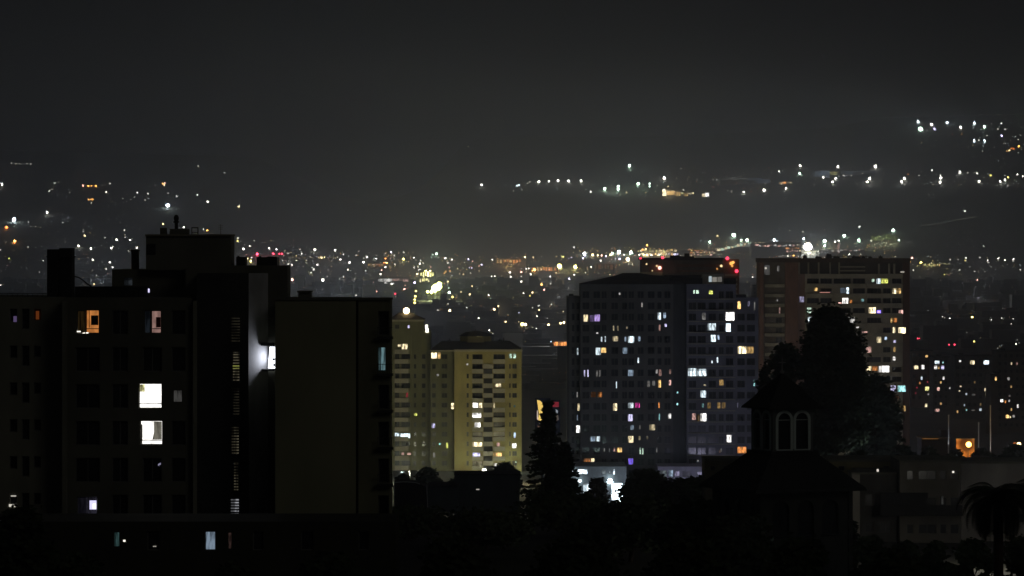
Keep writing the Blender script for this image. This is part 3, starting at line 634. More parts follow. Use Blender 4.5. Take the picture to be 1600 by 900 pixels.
root, og = punch_building('apartment_tower', 'tall brick and beige apartment tower with long balcony bands behind the big tree', 'tower block', 1258, 1411, 428, DR, 18, M_beige,
    [(1261, 1280), (1282, 1300), (1303, 1330), (1333, 1352), (1355, 1377), (1380, 1392), (1394, 1409)], rowsR, [l for l in lit4 if l[2] <= 1411], cap=100, t=1.0)
litR2 = [(1411.5, 0, 1415.5, 0, 'Y', 0)]
m = MB(); pxbox(m, 1411.01, 1421.5, 405, 760, DR - .6, 16); m.build('brick_pier', mat('brick_dark', (.10, .055, .042), scale=.6), root, og)
for l in lit4:
    if l[2] > 1411:
        m = MB(); D_ = DR - .8; m.cur = 0; pxbox(m, l[0], l[2], l[1], l[3], D_, .15); m.cur = 1; pxbox(m, l[0] + .5, l[2] - .5, l[1] + .5, l[3] - .5, D_ - .03, .02); m.build('window', [M_frame, win_mat(C_[l[4]], l[5] / T(DR), 'curtain')], root, og, CN[l[4]] + ' lit corner window')
for k in range(18):
    y_ = 443.6 + 15.35 * k
    for (a_, b_) in ((1260, 1301), (1302, 1353), (1354, 1410)):
        m = MB(); pxbox(m, a_, b_, y_, y_ + 5.4, DR - 1.1, .95); m.build('balcony', M_beige, root, og)
litR1 = [(1217, 480, 1219.5, 490, 'K', .3), (1213.5, 467, 1216, 471, 'W', .2), (1199, 574, 1203, 582, 'Y', 1.6), (1185.5, 575, 1187.5, 579, 'E', .7)]
punch_building('', '', '', 1188, 1227, 405, DR + 1, 17, mat('corner_render', (.15, .135, .12)), [(1212, 1222)], [(414, 425)] + rowsR[2:], litR1 + [(1194, 414, 1203, 430, 'W', .045), (1214, 414.5, 1218, 424, 'W', .12)], root=root, og=og, wl='left corner wall')
for k in range(16): m = MB(); pxbox(m, 1195, 1226, 444 + 15.35 * k, 449 + 15.35 * k, DR + .2, .75); m.build('balcony', M_beige, root, og)
m = MB(); pxbox(m, 1227.01, 1247, 405, 760, DR - .3, 16); m.build('brick_pier', M_brick, root, og)
m = MB(); pxbox(m, 1188, 1193, 405.5, 760, DR - .2, 14); m.build('brick_pier', M_brick, root, og)
m = MB(); o_ = punched(m, 1247.01, 1257.99, 428, 760, DR + .3, [(1248.5, 463, 1256.5, 472.5)], .3); m.build('wall', mat('pink_render', (.25, .17, .16)), root, og, 'pinkish strip')
window(root, og, (1248.5, 463, 1256.5, 472.5), DR + .3, .3, win_mat(C_['L'], .45), 'lavender lit window')
m = MB(); pxbox(m, 1247, 1411, 410, 428, DR + 1.2, 15); m.build('top_storey', mat('top_storey_dark', (.07, .065, .06)), root, og)
m = MB()
for a_ in (1247.5, 1262, 1278, 1296, 1310): pxbox(m, a_, a_ + 2.5, 410, 428, DR + .6, .5)
pxbox(m, 1310, 1352, 416, 418, DR + .6, .5); pxbox(m, 1310, 1352, 422, 424, DR + .6, .5)
for a_ in (1372, 1388, 1396): pxbox(m, a_, a_ + 3, 412, 428, DR + .6, .5)
kind(m.build('terrace_frame', M_beige, root, og), 'stuff')
m = MB(); pxbox(m, 1187, 1422.5, 403.5, 410, DR - .8, 18); m.build('roof_slab', mat('roof_slab', (.09, .07, .06)), root, og)
for (a_, b_, y_) in ((1256, 1261, 399.5), (1275, 1284, 401), (1292, 1299, 397), (1303, 1312, 401), (1332, 1345, 400.5), (1347, 1352, 401), (1358, 1363, 401.5), (1374, 1379, 400.5)):
    m = MB(); pxbox(m, a_, b_, y_, 403.6, DR + 4, 2.5); pxbox(m, a_ + 1, a_ + 2.2, y_ - 1.6, y_, DR + 4.5, .3); m.build('chimney', M_roofdk, root, og)
m = MB()
for px_ in range(1290, 1360, 9): pxbox(m, px_, px_ + .7, 399, 404, DR + 3, .1)
pxbox(m, 1288, 1362, 400.4, 401, DR + 3, .1); m.build('railing', M_metal, root, og)
glint(root, og, 1195, 417.5, 1198, 420.5, DR - .1, 'W', .7); glint(root, og, 1281, 456.3, 1297, 457.6, DR - 1.2, 'K', .5); glint(root, og, 1407, 424, 1413, 426, DR - .9, 'W', .5)

# ================================================================== RIGHT-HAND FAR BLOCKS
def far_block(nm, label, x0, x1, y0, D, M, colw, roww, lit, dep=14, cat='building'):
    cols = [(x, x + colw * .55) for x in frange(x0 + 2, x1 - colw, colw)]
    yb = HZ + (CH - gz(X(x0, D), D)) / D * F
    rows = [(y, y + roww * .5) for y in frange(y0 + 4, yb - roww - 2, roww)]
    lit = list(lit)
    for (a, b) in cols:
        for (c_, d) in rows[:12]:
            if rnd.random() < .07 and not any(overlap((a, c_, b, d), l) for l in lit): lit.append((a + .8, c_ + .5, min(b, a + 3.6), d - .8, rnd.choice('AAYKO'), rnd.uniform(.12, .8)))
    r, o = punch_building(nm, label, cat, x0, x1, y0, D, dep, M, cols, rows[:12], lit, cap=60, t=.3)
    m = MB(); pxbox(m, x0 - .6, x1 + .6, y0 - 1, y0 + .4, D - .4, dep); pxbox(m, x0 + 6, x0 + 13, y0 - 4.5, y0 - .99, D + 3, 4); m.build('roof', M_roofdk, r, o)
    return r, o
def frange(a, b, s):
    out = []
    while a < b: out.append(a); a += s
    return out
litA = [(1427.5, 571, 1435, 577, 'Y', 1.3), (1439, 570, 1444.5, 577, 'W', 1.3), (1446, 554.5, 1450, 558.5, 'A', 1.0), (1438.5, 587.5, 1441.5, 593.5, 'C', 1.2), (1445.5, 604, 1455.5, 610.5, 'D', 1.3), (1454, 613, 1458.5, 616.5, 'C', .8), (1448.5, 614.5, 1452, 617.5, 'W', .3),
        (1445, 630.5, 1449, 636, 'Y', 1.4), (1432, 663.5, 1436.5, 668.5, 'A', 1.4), (1438.5, 664.5, 1442, 668.5, 'A', .8), (1445, 664, 1455, 669.5, 'C', 1.3), (1430, 612.5, 1432, 616, 'R', .3), (1449, 641.5, 1451.5, 644.5, 'R', .6), (1450, 649, 1452, 651.5, 'R', .35), (1431.5, 604.5, 1434.5, 607, 'R', .3), (1448.5, 595.5, 1451, 598, 'R', .35)]
far_block('apartment_tower', 'distant brick block with paired cream lit windows touching the tall balcony tower', 1424, 1457.5, 548, 1500, mat('far_brick', (.17, .12, .10)), 9, 11, litA)
litB = [(1460.5, 563.5, 1468, 569, 'C', 1.2), (1472, 564, 1475, 568, 'T', .6), (1459.5, 571, 1464.5, 577, 'W', 1.3), (1465.5, 571.5, 1468.5, 577, 'A', .5), (1470.2, 571, 1475.5, 577, 'L', 1.5), (1473, 588, 1476, 593.5, 'W', 1.3), (1464, 605, 1468.5, 610.5, 'K', 1.0),
        (1460.5, 638.5, 1468, 643.5, 'K', .6), (1460, 655, 1462.5, 660.5, 'W', .8), (1485, 638.5, 1488.5, 641, 'K', .7), (1485, 641.6, 1488, 644, 'A', .4), (1482.5, 605, 1485.5, 608, 'W', .5), (1486.5, 664.5, 1490, 668, 'W', .7)]
far_block('apartment_tower', 'distant narrow grey block with a cluster of cool white top windows', 1458, 1490, 558, 1440, mat('far_grey', (.12, .115, .11)), 8, 11, litB)
litC = [(1498.5, 562.5, 1502, 566, 'W', .9), (1515.5, 563, 1523, 569.5, 'Y', 1.5), (1537, 563, 1545.5, 569.5, 'C', 1.9), (1499.5, 602.5, 1502.5, 605, 'Y', 1.0), (1497.5, 609.5, 1500.5, 612, 'Y', 1.2), (1508.5, 614, 1511.5, 617.5, 'C', .6), (1538, 606, 1541.5, 611.5, 'Y', 1.3), (1547, 605.5, 1552, 609, 'C', 1.4),
        (1539.5, 613.5, 1547, 620.5, 'Y', 1.2), (1530, 637.5, 1534, 642, 'C', 1.3), (1505.5, 631, 1508, 635, 'C', .6), (1509, 639, 1511.5, 642, 'T', .7), (1518, 640, 1523, 642, 'W', .12), (1518, 615, 1524, 618, 'W', .08)]
far_block('apartment_tower', 'distant broad grey block with two bright square windows in its top row', 1492, 1556, 556, 1400, mat('far_grey2', (.125, .12, .11)), 9, 11.5, litC)
litD = [(1574, 589.5, 1578, 594.5, 'W', .3), (1563, 623.5, 1568, 628.5, 'W', 1.7), (1575.5, 624, 1578.5, 628.5, 'W', .35), (1588.5, 631.5, 1592, 637.5, 'W', .9), (1571, 648, 1577, 653.5, 'A', 1.5), (1577.6, 650, 1580, 653.5, 'Y', 1.0), (1582, 648, 1586, 652.5, 'W', .25), (1576, 617, 1579, 620, 'W', .12)]
far_block('apartment_tower', 'distant dark apartment block with one white square window, at the right edge of the photo', 1558, 1630, 549, 1300, mat('far_brown', (.10, .085, .07)), 9, 12, litD)
litE = [(1554.3, 588.5, 1557.5, 594.8, 'A', 1.5)]
far_block('apartment_tower', 'slim distant brown block with one orange window, wedged left of the right edge block', 1548, 1559, 585, 1280, mat('far_brown2', (.11, .09, .08)), 9, 12, litE)
far_block('apartment_tower', 'small far dark block in the gap between yellow tower and dark tower', 822, 882, 600, 1700, mat('far_grey3', (.10, .10, .095)), 8, 9, [(849, 597, 851, 599, 'W', .4), (841, 632, 843, 635, 'W', .35), (822, 634, 824.5, 637, 'W', .2), (868, 599.5, 874, 601, 'W', .4)])
far_block('apartment_tower', 'far block of flats peeping between the bluish wing and the brick corner', 1176, 1200, 446, 2300, mat('far_grey4', (.12, .12, .115)), 5, 6, [])

# ================================================================== BILLBOARD
DBB = 900.0
root = thing('billboard', 'tall billboard with a curved yellow shape on dark blue, beside the conifer', 'billboard', (X(858, DBB), DBB, gz(0, DBB))); og = tuple(root.location)
m = MB(); pxbox(m, 836, 860, 622, 672, DBB, .5); pxbox(m, 862, 875, 625, 676, DBB, .5); m.build('panel', mat('panel_blue', (.02, .025, .05)), root, og)
m = MB(); x, z0 = X(848, DBB), gz(0, DBB); m.tube((x, DBB + .4, z0), (x, DBB + .4, Z(672, DBB)), .35); x = X(868, DBB); m.tube((x, DBB + .4, z0), (x, DBB + .4, Z(676, DBB)), .35); m.build('post', M_metal, root, og)
def flat(root, og, pts, D, col, s, name='print'):
    m = MB(); m.face([(X(a_, D), D, Z(b_, D)) for a_, b_ in pts]); m.face([(X(a_, D), D + .02, Z(b_, D)) for a_, b_ in pts[::-1]]); return m.build(name, lamp_mat(col, s), root, og)
flat(root, og, [(839, 625), (842, 646), (840.5, 656), (847, 660), (849, 655), (849, 640), (847.5, 630), (844, 626)][::-1], DBB - .05, (1, .68, .16), .95, 'yellow_print')
flat(root, og, [(839, 641), (840, 641), (841, 656), (847, 660), (843, 662), (839, 655)][::-1], DBB - .08, (1, .8, .7), .7, 'pale_print')
flat(root, og, [(842, 646.5), (848, 646.5), (850, 652), (846, 654)][::-1], DBB - .11, (.05, .02, .01), .2, 'dark_print')
flat(root, og, [(863, 628), (873, 628), (873, 636), (863, 636)][::-1], DBB - .05, (.75, .06, .1), .22, 'red_print')
flat(root, og, [(868, 639), (872, 642), (871, 646), (867, 645), (869, 642.5)][::-1], DBB - .05, (.8, .9, 1), .35, 'white_print')
flat(root, og, [(865, 650), (872, 647), (873, 656), (868, 658)][::-1], DBB - .05, (.6, .5, .42), .14, 'beige_print')
flat(root, og, [(840, 664), (850, 665), (850, 668), (840, 667)][::-1], DBB - .05, (1, .6, .4), .3, 'pale_print')

# ================================================================== TREES
def leaf_clump(mb, cx, cy, cz, r, n, size, flat_=1.0):
    for _ in range(n):
        a, b, c_ = (max(-1.7, min(1.7, rnd.gauss(0, .55))) for _i in range(3))
        x, y, z = cx + a * r, cy + b * r, cz + c_ * r * flat_
        s = size * rnd.uniform(.6, 1.4); t = rnd.uniform(0, 2 * pi); u = rnd.uniform(-.9, .9)
        dx, dz = cos(t) * s, sin(t) * s * .6; ex, ey, ez = -sin(t) * s * .5, u * s * .8, cos(t) * s * .5
        mb.face([(x - dx, y, z - dz), (x + ex, y + ey, z + ez), (x + dx, y, z + dz), (x - ex, y - ey, z - ez)])
def tree(label, px, D, top, width, M=None, dens=1.0, leaf=.32, asym=0, base_frac=.35, group=None, name='tree', cat='tree', clumps=46):
    x = X(px, D); g = gz(x, D); zt = Z(top, D); H = zt - g; w = width / F * D / 2
    r = thing(name, label, cat, (x, D, g), group); og = (x, D, g)
    t = MB(); t.tube((x, D, g), (x + w * .05, D, g + H * .45), H * .022 + .12, H * .016 + .08); t.tube((x + w * .05, D, g + H * .45), (x, D, g + H * .85), H * .016 + .08, .05)
    cr = MB(); zb = g + H * base_frac
    for i in range(int(clumps * dens * 1.9)):
        f = (i + .5) / int(clumps * dens * 1.9); z = zb + (zt - zb) * (f ** .8)
        prof = sin(pi * min(1, .12 + .86 * f)) ** .75 * (1.06 - .25 * f); rr = w * prof * rnd.uniform(.8, 1.15)
        a = rnd.uniform(0, 2 * pi); q = sqrt(rnd.uniform(0, 1)) * .82
        cx, cy = x + rr * q * cos(a) + asym * w * (1 - f), D + rr * q * sin(a)
        rad = w * rnd.uniform(.08, .27); z = min(z, zt - rad * .6)
        leaf_clump(cr, cx, cy, z, rad, int(62 * (rad / leaf / 2.2) ** 1.5) + 14, leaf, .75)
        if i % 4 == 0: t.tube((x, D, max(g + H * .2, z - rr * .7)), (cx, cy, z), H * .007 + .03, .02, 5)
    t.build('trunk', M_trunk, r, og); cr.build('crown', M or M_leaf, r, og)
    return r
def conifer(label, px, D, top, width, group=None, lean=0):
    x = X(px, D); g = gz(x, D); zt = Z(top, D); H = zt - g; w = width / F * D / 2
    r = thing('conifer_tree', label, 'conifer', (x, D, g), group); og = (x, D, g)
    t = MB(); t.tube((x, D, g), (x + lean, D, zt), H * .018 + .1, .04); cr = MB()
    tiers = 26
    for k in range(tiers):
        f = (k + 1) / tiers; z = zt - H * .82 * f ** 1.05; L_ = w * (f ** .8) * rnd.uniform(.78, 1.12)
        for j in range(9):
            a = rnd.uniform(0, 2 * pi); l_ = L_ * rnd.uniform(.65, 1.15)
            steps = max(3, int(l_ / .45))
            for s_ in range(steps):
                q = (s_ + 1) / steps; dr = -l_ * .28 * q + l_ * .12 * q * q
                leaf_clump(cr, x + cos(a) * l_ * q, D + sin(a) * l_ * q, z + dr, .34, 4, .30, .6)
            if j % 3 == 0: t.tube((x, D, z), (x + cos(a) * l_ * .9, D + sin(a) * l_ * .9, z - l_ * .2), .06, .02, 4)
    t.build('trunk', M_trunk, r, og); cr.build('crown', M_leaf, r, og); return r

conifer('dark conifer with a ragged pointed top, in front of the gap beside the yellow tower', 856, 560, 624, 92)
conifer('smaller dark conifer leaning over the left of the bright shop fronts', 884, 600, 690, 60)
tree('big dark tree with a tall rounded crown behind the church turret', 1298, 640, 486, 146, dens=2.6, leaf=.36, base_frac=.34)
tree('lower dark tree shoulder rising left of the church spire', 1226, 655, 540, 84, dens=1.3, leaf=.34, base_frac=.4)
tree('grey green tree with loose feathery foliage in front of the tall tower foot', 1366, 660, 590, 110, M_leaf2, dens=1.3, leaf=.36, base_frac=.3)
tree('small feathery tree beside the church turret roof', 1196, 650, 572, 44, dens=.9, leaf=.3, base_frac=.3)
tree('small tree silhouetted against the bright white shop fronts', 933, 820, 750, 44, dens=.8, leaf=.36, base_frac=.2)
tree('round dark tree right of the bright shop fronts', 1008, 700, 738, 84, dens=1.2, leaf=.4)
tree('wide dark tree below the bluish wing', 1078, 640, 752, 110, dens=1.2, leaf=.4)
tree('dark tree in front of the yellow tower foot', 788, 840, 725, 56, dens=1.0, leaf=.4)
tree('low dark tree at the foot of the yellowish grey tower', 668, 880, 733, 50, dens=.9, leaf=.4)
tree('low dark tree under the two yellow towers', 728, 900, 741, 60, dens=.9, leaf=.4)
tree('tiny dark tree left of the yellow tower foot', 630, 860, 742, 36, dens=.8, leaf=.4)
dark = [(640, 420, 800, 150), (760, 400, 806, 170), (880, 430, 775, 150), (985, 380, 790, 190), (1090, 340, 790, 160), (1160, 300, 812, 170), (520, 230, 872, 190), (700, 240, 850, 200), (900, 240, 838, 210), (1080, 230, 846, 210), (1250, 225, 850, 190), (1390, 240, 865, 130), (360, 215, 890, 150), (30, 240, 800, 170), (130, 225, 868, 120)]
names_ = ['left of the low shed roof', 'in front of the long low shed', 'below the conifer', 'in the middle foreground under the shops', 'left of the church roof', 'under the church eaves', 'below the podium block', 'at the bottom centre left', 'at the bottom centre', 'at the bottom left of the church', 'at the bottom under the church', 'in front of the low flats', 'at the bottom under the blue window', 'at the lower left corner', 'under the pink lit window']
for (p_, D_, t_, w_), nm in zip(dark, names_):
    tree('dark rounded tree crown ' + nm, p_, D_, t_, w_, dens=1.0, leaf=.30 if D_ > 300 else .24, clumps=40, group='dark garden trees in the foreground')
hedge = [(1412, 690, 698, 56), (1452, 700, 700, 50), (1492, 705, 703, 46), (1536, 690, 701, 54), (1584, 700, 697, 60), (1400, 720, 655, 40), (1340, 600, 708, 60)]
for i, (p_, D_, t_, w_) in enumerate(hedge):
    tree(['dark bushy tree on the ridge above the low flats', 'dark bushy tree under the small lit shed', 'dark bushy tree left of the glowing orange wall', 'dark bushy tree between the two right poles', 'dark bushy tree by the lamp at the right edge', 'tall thin dark tree at the foot of the tall tower', 'dark shrub just right of the church turret'][i], p_, D_, t_, w_, dens=.8, leaf=.36, group='trees along the ridge at right')

for i_, (p_, t_, w_, D_) in enumerate(((1360, 842, 80, 325), (1415, 850, 76, 330), (1462, 848, 72, 322), (1518, 846, 90, 318), (1596, 842, 90, 325), (1330, 815, 40, 345))):
    tree('dark garden shrub ' + ['right of the church base', 'below the long black balcony', 'below the dim lower windows', 'left of the large palm trunk', 'right of the large palm trunk', 'against the church corner'][i_], p_, D_, t_, w_, dens=.7, leaf=.26, base_frac=.15, group='garden shrubs below the low flats')
# palm
def palm(label, px, D, top, spread, rz=0, nf=46):
    x = X(px, D); g = gz(x, D); zc = Z(top, D) - spread * .10 / 21; r = thing('palm_tree', label, 'palm', (x, D, g)); og = (x, D, g)
    t = MB(); t.tube((x, D, g), (x, D, zc), .42, .34, 12); t.ball((x, D, zc), .6, .8); t.build('trunk', M_trunk, r, og)
    cr = MB(); R = spread / 2 / F * D
    for k in range(nf):
        a = 2 * pi * k / nf * 2.4 + rnd.uniform(-.2, .2); el = rnd.uniform(-.75, 1.4); L_ = R * rnd.uniform(.85, 1.12)
        p = (x, D, zc); n_ = 14; q = el; prev = p; rad = 0
        for s_ in range(n_):
            f = (s_ + 1) / n_; q -= .17; rad += L_ / n_ * cos(q) if cos(q) > 0 else 0; z = prev[2] + L_ / n_ * sin(q)
            cur = (x + cos(a) * rad, D + sin(a) * rad, z)
            cr.tube(prev, cur, .035 * (1.1 - f), .03 * (1.1 - f), 4)
            ll = R * .3 * sin(pi * (.12 + .82 * f)) + .05
            for sd in (-1, 1):
                for o_ in (0, .5):
                    b = tuple(prev[i] + (cur[i] - prev[i]) * o_ for i in range(3)); nx, ny = -sin(a) * sd, cos(a) * sd
                    tip = (b[0] + nx * ll + cos(a) * ll * .5, b[1] + ny * ll + sin(a) * ll * .5, b[2] - ll * .35)
                    cr.face([b, (b[0] + cos(a) * .11, b[1] + sin(a) * .11, b[2]), tip])
            prev = cur
    cr.build('fronds', M_leaf2, r, og); return r
palm('large date palm with drooping fronds in the lower right corner', 1560, 285, 762, 158, nf=110)
palm('smaller palm at the right edge behind the large palm', 1628, 300, 752, 120, nf=60)

# ================================================================== CHURCH
DC = 330.0; pm = DC / F
gC = gz(X(1225, DC), DC)
root = thing('church_tower', 'dark church tower with a square arched turret and flared pyramid roofs below a spire', 'church', (X(1226, DC), DC + 3, gC), rz=radians(24)); 
zz = lambda py: Z(py, DC) - gC
h = 1.98
def arch_face(mb, w0, w1, z0, z1, y, arches, depth=.25, sx=1):
    """flat face in local x-z at y with arch holes (cx, half width, base z, spring z)"""
    xs_ = [w0]
    for (cx, hw, zb, zs) in arches: xs_ += [cx - hw, cx + hw]
    xs_.append(w1)
    for i in range(0, len(xs_), 2): mb.face([(xs_[i], y, z0), (xs_[i + 1], y, z0), (xs_[i + 1], y, z1), (xs_[i], y, z1)])
    for (cx, hw, zb, zs) in arches:
        mb.face([(cx - hw, y, z0), (cx + hw, y, z0), (cx + hw, y, zb), (cx - hw, y, zb)])
        N = 10; pts = [(cx - hw * cos(pi * k / N), zs + hw * sin(pi * k / N)) for k in range(N + 1)]
        for (a_, b_), (c_, d_) in zip(pts, pts[1:]):
            mb.face([(a_, y, b_), (c_, y, d_), (c_, y, z1), (a_, y, z1)]); mb.face([(a_, y, b_), (a_, y + depth, b_), (c_, y + depth, d_), (c_, y, d_)])
        for s_ in (-1, 1): mb.face([(cx + s_ * hw, y, zb), (cx + s_ * hw, y + depth, zb), (cx + s_ * hw, y + depth, zs), (cx + s_ * hw, y, zs)])
        mb.face([(cx - hw, y, zb), (cx + hw, y, zb), (cx + hw, y + depth, zb), (cx - hw, y + depth, zb)])
def rotk(mb, k):
    mb.v = [((x, y, z), (-y, x, z), (-x, -y, z), (y, -x, z))[k] for x, y, z in mb.v]; return mb
M_church = mat('church_render', (.13, .14, .135), scale=.8)
ar = [(-.86, .62, zz(703), zz(657)), (.86, .62, zz(703), zz(657))]
for k in (0, 1, 2, 3):
    m = MB(); arch_face(m, -h, h, zz(712), zz(640), -h, ar, .3); rotk(m, k).build('turret_wall', M_church, root)
    for (cx, hw, zb, zs) in ar:
        m = MB(); N = 12                                     # pale painted arch frame, proud of the wall
        out = [(cx - (hw + .22) * cos(pi * j / N), zs + (hw + .22) * sin(pi * j / N)) for j in range(N + 1)]; inn = [(cx - (hw - .03) * cos(pi * j / N), zs + (hw - .03) * sin(pi * j / N)) for j in range(N + 1)]
        out = [(out[0][0], zb)] + out + [(out[-1][0], zb)]; inn = [(inn[0][0], zb)] + inn + [(inn[-1][0], zb)]
        for (a_, b_, c_, d_) in zip(out, out[1:], inn[1:], inn):
            m.face([(a_[0], -h - .06, a_[1]), (d_[0], -h - .06, d_[1]), (c_[0], -h - .06, c_[1]), (b_[0], -h - .06, b_[1])]); m.face([(a_[0], -h - .06, a_[1]), (b_[0], -h - .06, b_[1]), (b_[0], -h, b_[1]), (a_[0], -h, a_[1])])
        m.box(cx - hw - .15, cx + hw + .15, -h - .12, -h + .02, zb - .1, zb - .002)
        m.cur = 1; m.face([(cx - hw, -h + .22, zb), (cx + hw, -h + .22, zb), (cx + hw, -h + .22, zs + hw), (cx - hw, -h + .22, zs + hw)]); m.cur = 0
        m.box(cx - hw, cx + hw, -h + .1, -h + .16, zs - .04, zs + .02)
        rotk(m, k).build('arched_window', [M_white, M_glass], root)
def pyr(mb, rings):
    """stack of square rings (half size, z)"""
    for (a_, z0), (b_, z1) in zip(rings, rings[1:]):
        for k in range(4):
            c0, s0 = [(1, -1), (1, 1), (-1, 1), (-1, -1)][k], [(1, 1), (-1, 1), (-1, -1), (1, -1)][k]
            mb.face([(c0[0] * a_, c0[1] * a_, z0), (s0[0] * a_, s0[1] * a_, z0), (s0[0] * b_, s0[1] * b_, z1), (c0[0] * b_, c0[1] * b_, z1)])
m = MB(); pyr(m, [(.01, zz(639.5)), (2.65, zz(640)), (2.6, zz(637)), (1.9, zz(624)), (1.2, zz(607)), (.5, zz(594)), (.10, zz(585))]); m.build('turret_roof', M_lead, root)
m = MB(); m.tube((0, 0, zz(588)), (0, 0, zz(560)), .07, .05); m.ball((0, 0, zz(583)), .2); m.box(-.35, .35, -.04, .04, zz(569), zz(567)); m.build('spire', mat('spire_paint', (.25, .25, .24)), root)
m = MB(); pyr(m, [(2.3, zz(706)), (2.3, zz(712))]); pyr(m, [(2.1, zz(708)), (2.9, zz(722)), (4.1, zz(742)), (5.3, zz(762)), (5.4, zz(767)), (.1, zz(767.5))]); m.build('main_roof', M_lead, root)
for k in (0, 1, 2, 3):
    m = MB(); arch_face(m, -4.3, 4.3, .0, zz(766), -4.3, [(-2.4, .8, zz(835), zz(795)), (0, .8, zz(835), zz(795)), (2.4, .8, zz(835), zz(795))], .4); rotk(m, k).build('belfry_wall', mat('belfry_render', (.045, .045, .04), scale=.8), root)
    for cx in (-2.4, 0, 2.4):
        m = MB(); m.box(cx - .8, cx + .8, -3.95, -3.92, zz(835), zz(779)); m.box(cx - .95, cx + .95, -4.42, -4.302, zz(838), zz(835)); rotk(m, k).build('louvre_panel', M_glass, root)
    for sx_ in (-4.45, 4.1): m = MB(); m.box(sx_, sx_ + .35, -4.5, -4.301, 0, zz(768)); rotk(m, k).build('pilaster', mat('belfry_render', (.045, .045, .04)), root)

# ================================================================== LOW FLATS AT RIGHT
DW = 415.0
litw = [(1487.5, 736, 1490.5, 739.5, 'W', .7)]
def low(label, x0, x1, y0, D, M, cols, rows, lit=(), dep=9, cat='flats', nm='low_flats'):
    r, o = punch_building(nm, label, cat, x0, x1, y0, D, dep, M, cols, rows, list(lit), t=.3)
    m = MB(); pxbox(m, x0 - .8, x1 + .8, y0 - 2.5, y0 + .3, D - .3, dep + .4); m.build('coping', M_conc_dk, r, o)
    return r, o
M_fl = mat('flats_render', (.22, .205, .17), scale=.4); M_fl2 = mat('flats_pale', (.34, .32, .28), scale=.4); M_fl3 = mat('flats_dark', (.10, .098, .09), scale=.4)
r, o = low('low flats with rows of dark windows and a long black balcony below the ridge', 1406, 1501, 722, DW, M_fl, [(1417, 1427), (1435, 1463), (1469, 1479), (1485, 1498)], [(735, 750), (777, 792), (819, 834)], dep=10)
m = MB(); pxbox(m, 1376, 1504, 791, 806, DW - 1.6, 1.55); pxbox(m, 1376, 1504, 789.5, 791, DW - 1.65, .1); m.build('balcony', M_roofdk, r, o)
m = MB(); pxbox(m, 1376, 1450, 770, 791, DW - .3, .28); m.build('shutter', M_roofdk, r, o)
m = MB(); pxbox(m, 1470, 1474, 775, 788, DW - .35, .05); m.build('curtain', win_mat((.8, .8, .75), .04), r, o)
m = MB(); pxbox(m, 1470, 1486, 853, 865, DW - .1, .05); m.build('curtain', win_mat((.8, .8, .85), .022), r, o)
low('pale rendered end block with a stepped edge, behind the large palm', 1502, 1640, 724, DW + 4, M_fl2, [(1530, 1541), (1560, 1571), (1590, 1601)], [(760, 775), (802, 817)])
low('olive flat roofed wing between the church roof and the low flats', 1296, 1404, 721, DW + 14, mat('olive_render', (.21, .19, .10)), [(1310, 1320), (1380, 1390)], [(728, 736)])
low('grey rendered block right of the church eaves', 1344, 1404, 741, DW + 2, M_fl3, [(1352, 1364), (1376, 1392)], [(772, 790), (815, 832)])
low('narrow cream pilaster block touching the church eaves', 1331, 1343.5, 741, DW - 6, M_fl2, [], [], dep=5)
low('small dim olive wall block left of the church roof', 1101, 1172, 720, 600, mat('olive_render2', (.13, .12, .075)), [(1110, 1118), (1130, 1138)], [(728, 736)])
glint(r, o, 1370, 733, 1373, 737, DW + 1, 'W', .8)
# glowing orange wall with lamp

DO = 760.0
root = thing('garden_wall', 'small wall glowing orange beside a bright lamp above the low flats', 'wall', (X(1509, DO), DO, gz(0, DO))); og = tuple(root.location)
m = MB(); pxbox(m, 1494.5, 1522.5, 686.5, 740, DO, .4); m.build('wall', mat('orange_wall', (.55, .34, .17), scale=.8), root, og)
m = MB(); pxbox(m, 1493.5, 1523.5, 685, 686.6, DO - .1, .6); m.build('coping', M_conc, root, og)
def lamp_post(label, px, py, D, k, s, r, power=0, col=None, off=0, group=None, cat='street lamp', name='street_lamp'):
    x, z = X(px, D), Z(py, D); g = gz(x, D); t = thing(name, label, cat, (x, D, g), group)
    m = MB(); m.tube((x, D + .6, g), (x, D + .6, z + .3), .09, .06, 6); m.tube((x, D + .6, z + .3), (x, D, z + .3), .05, .05, 5); m.build('post', M_metal, t, (x, D, g))
    m = MB(); m.ball((x, D, z), r, r, 12, 8); m.build('lantern', lamp_mat(C_[k], s / T(D)), t, (x, D, g))
    if power:
        l = bpy.data.objects.new('lamp_light', bpy.data.lights.new('lamp_light', 'POINT')); COL.objects.link(l)
        l.data.energy = power; l.data.color = col or C_[k]; l.location = (x, D - off, z); l.data.shadow_soft_size = max(r * .5, .1); l.parent = None
    return t
lamp_post('bright orange lamp in front of the glowing wall above the low flats', 1513.5, 694.5, DO - 3, 'A', 8, .55, 1700, (1, .45, .12), 1.4)
lamp_post('unseen lamp added behind the large palm to light the low flats', 1562, 775, 372, 'W', .25, .08, 2600, (1, .95, .82), .3)  # added lamp, out of view, that brightens the low flats
glint(r, o, 1488, 736, 1491, 739, DW - .02, 'W', 1.0)
lamp_post('warm white lamp on the ridge near the right edge', 1592, 694.5, 760, 'Y', 5, .42, 60, (1, .85, .6), .6)
lamp_post('small orange lamp beside the warm white ridge lamp', 1585.5, 693, 765, 'O', 1.3, .25)
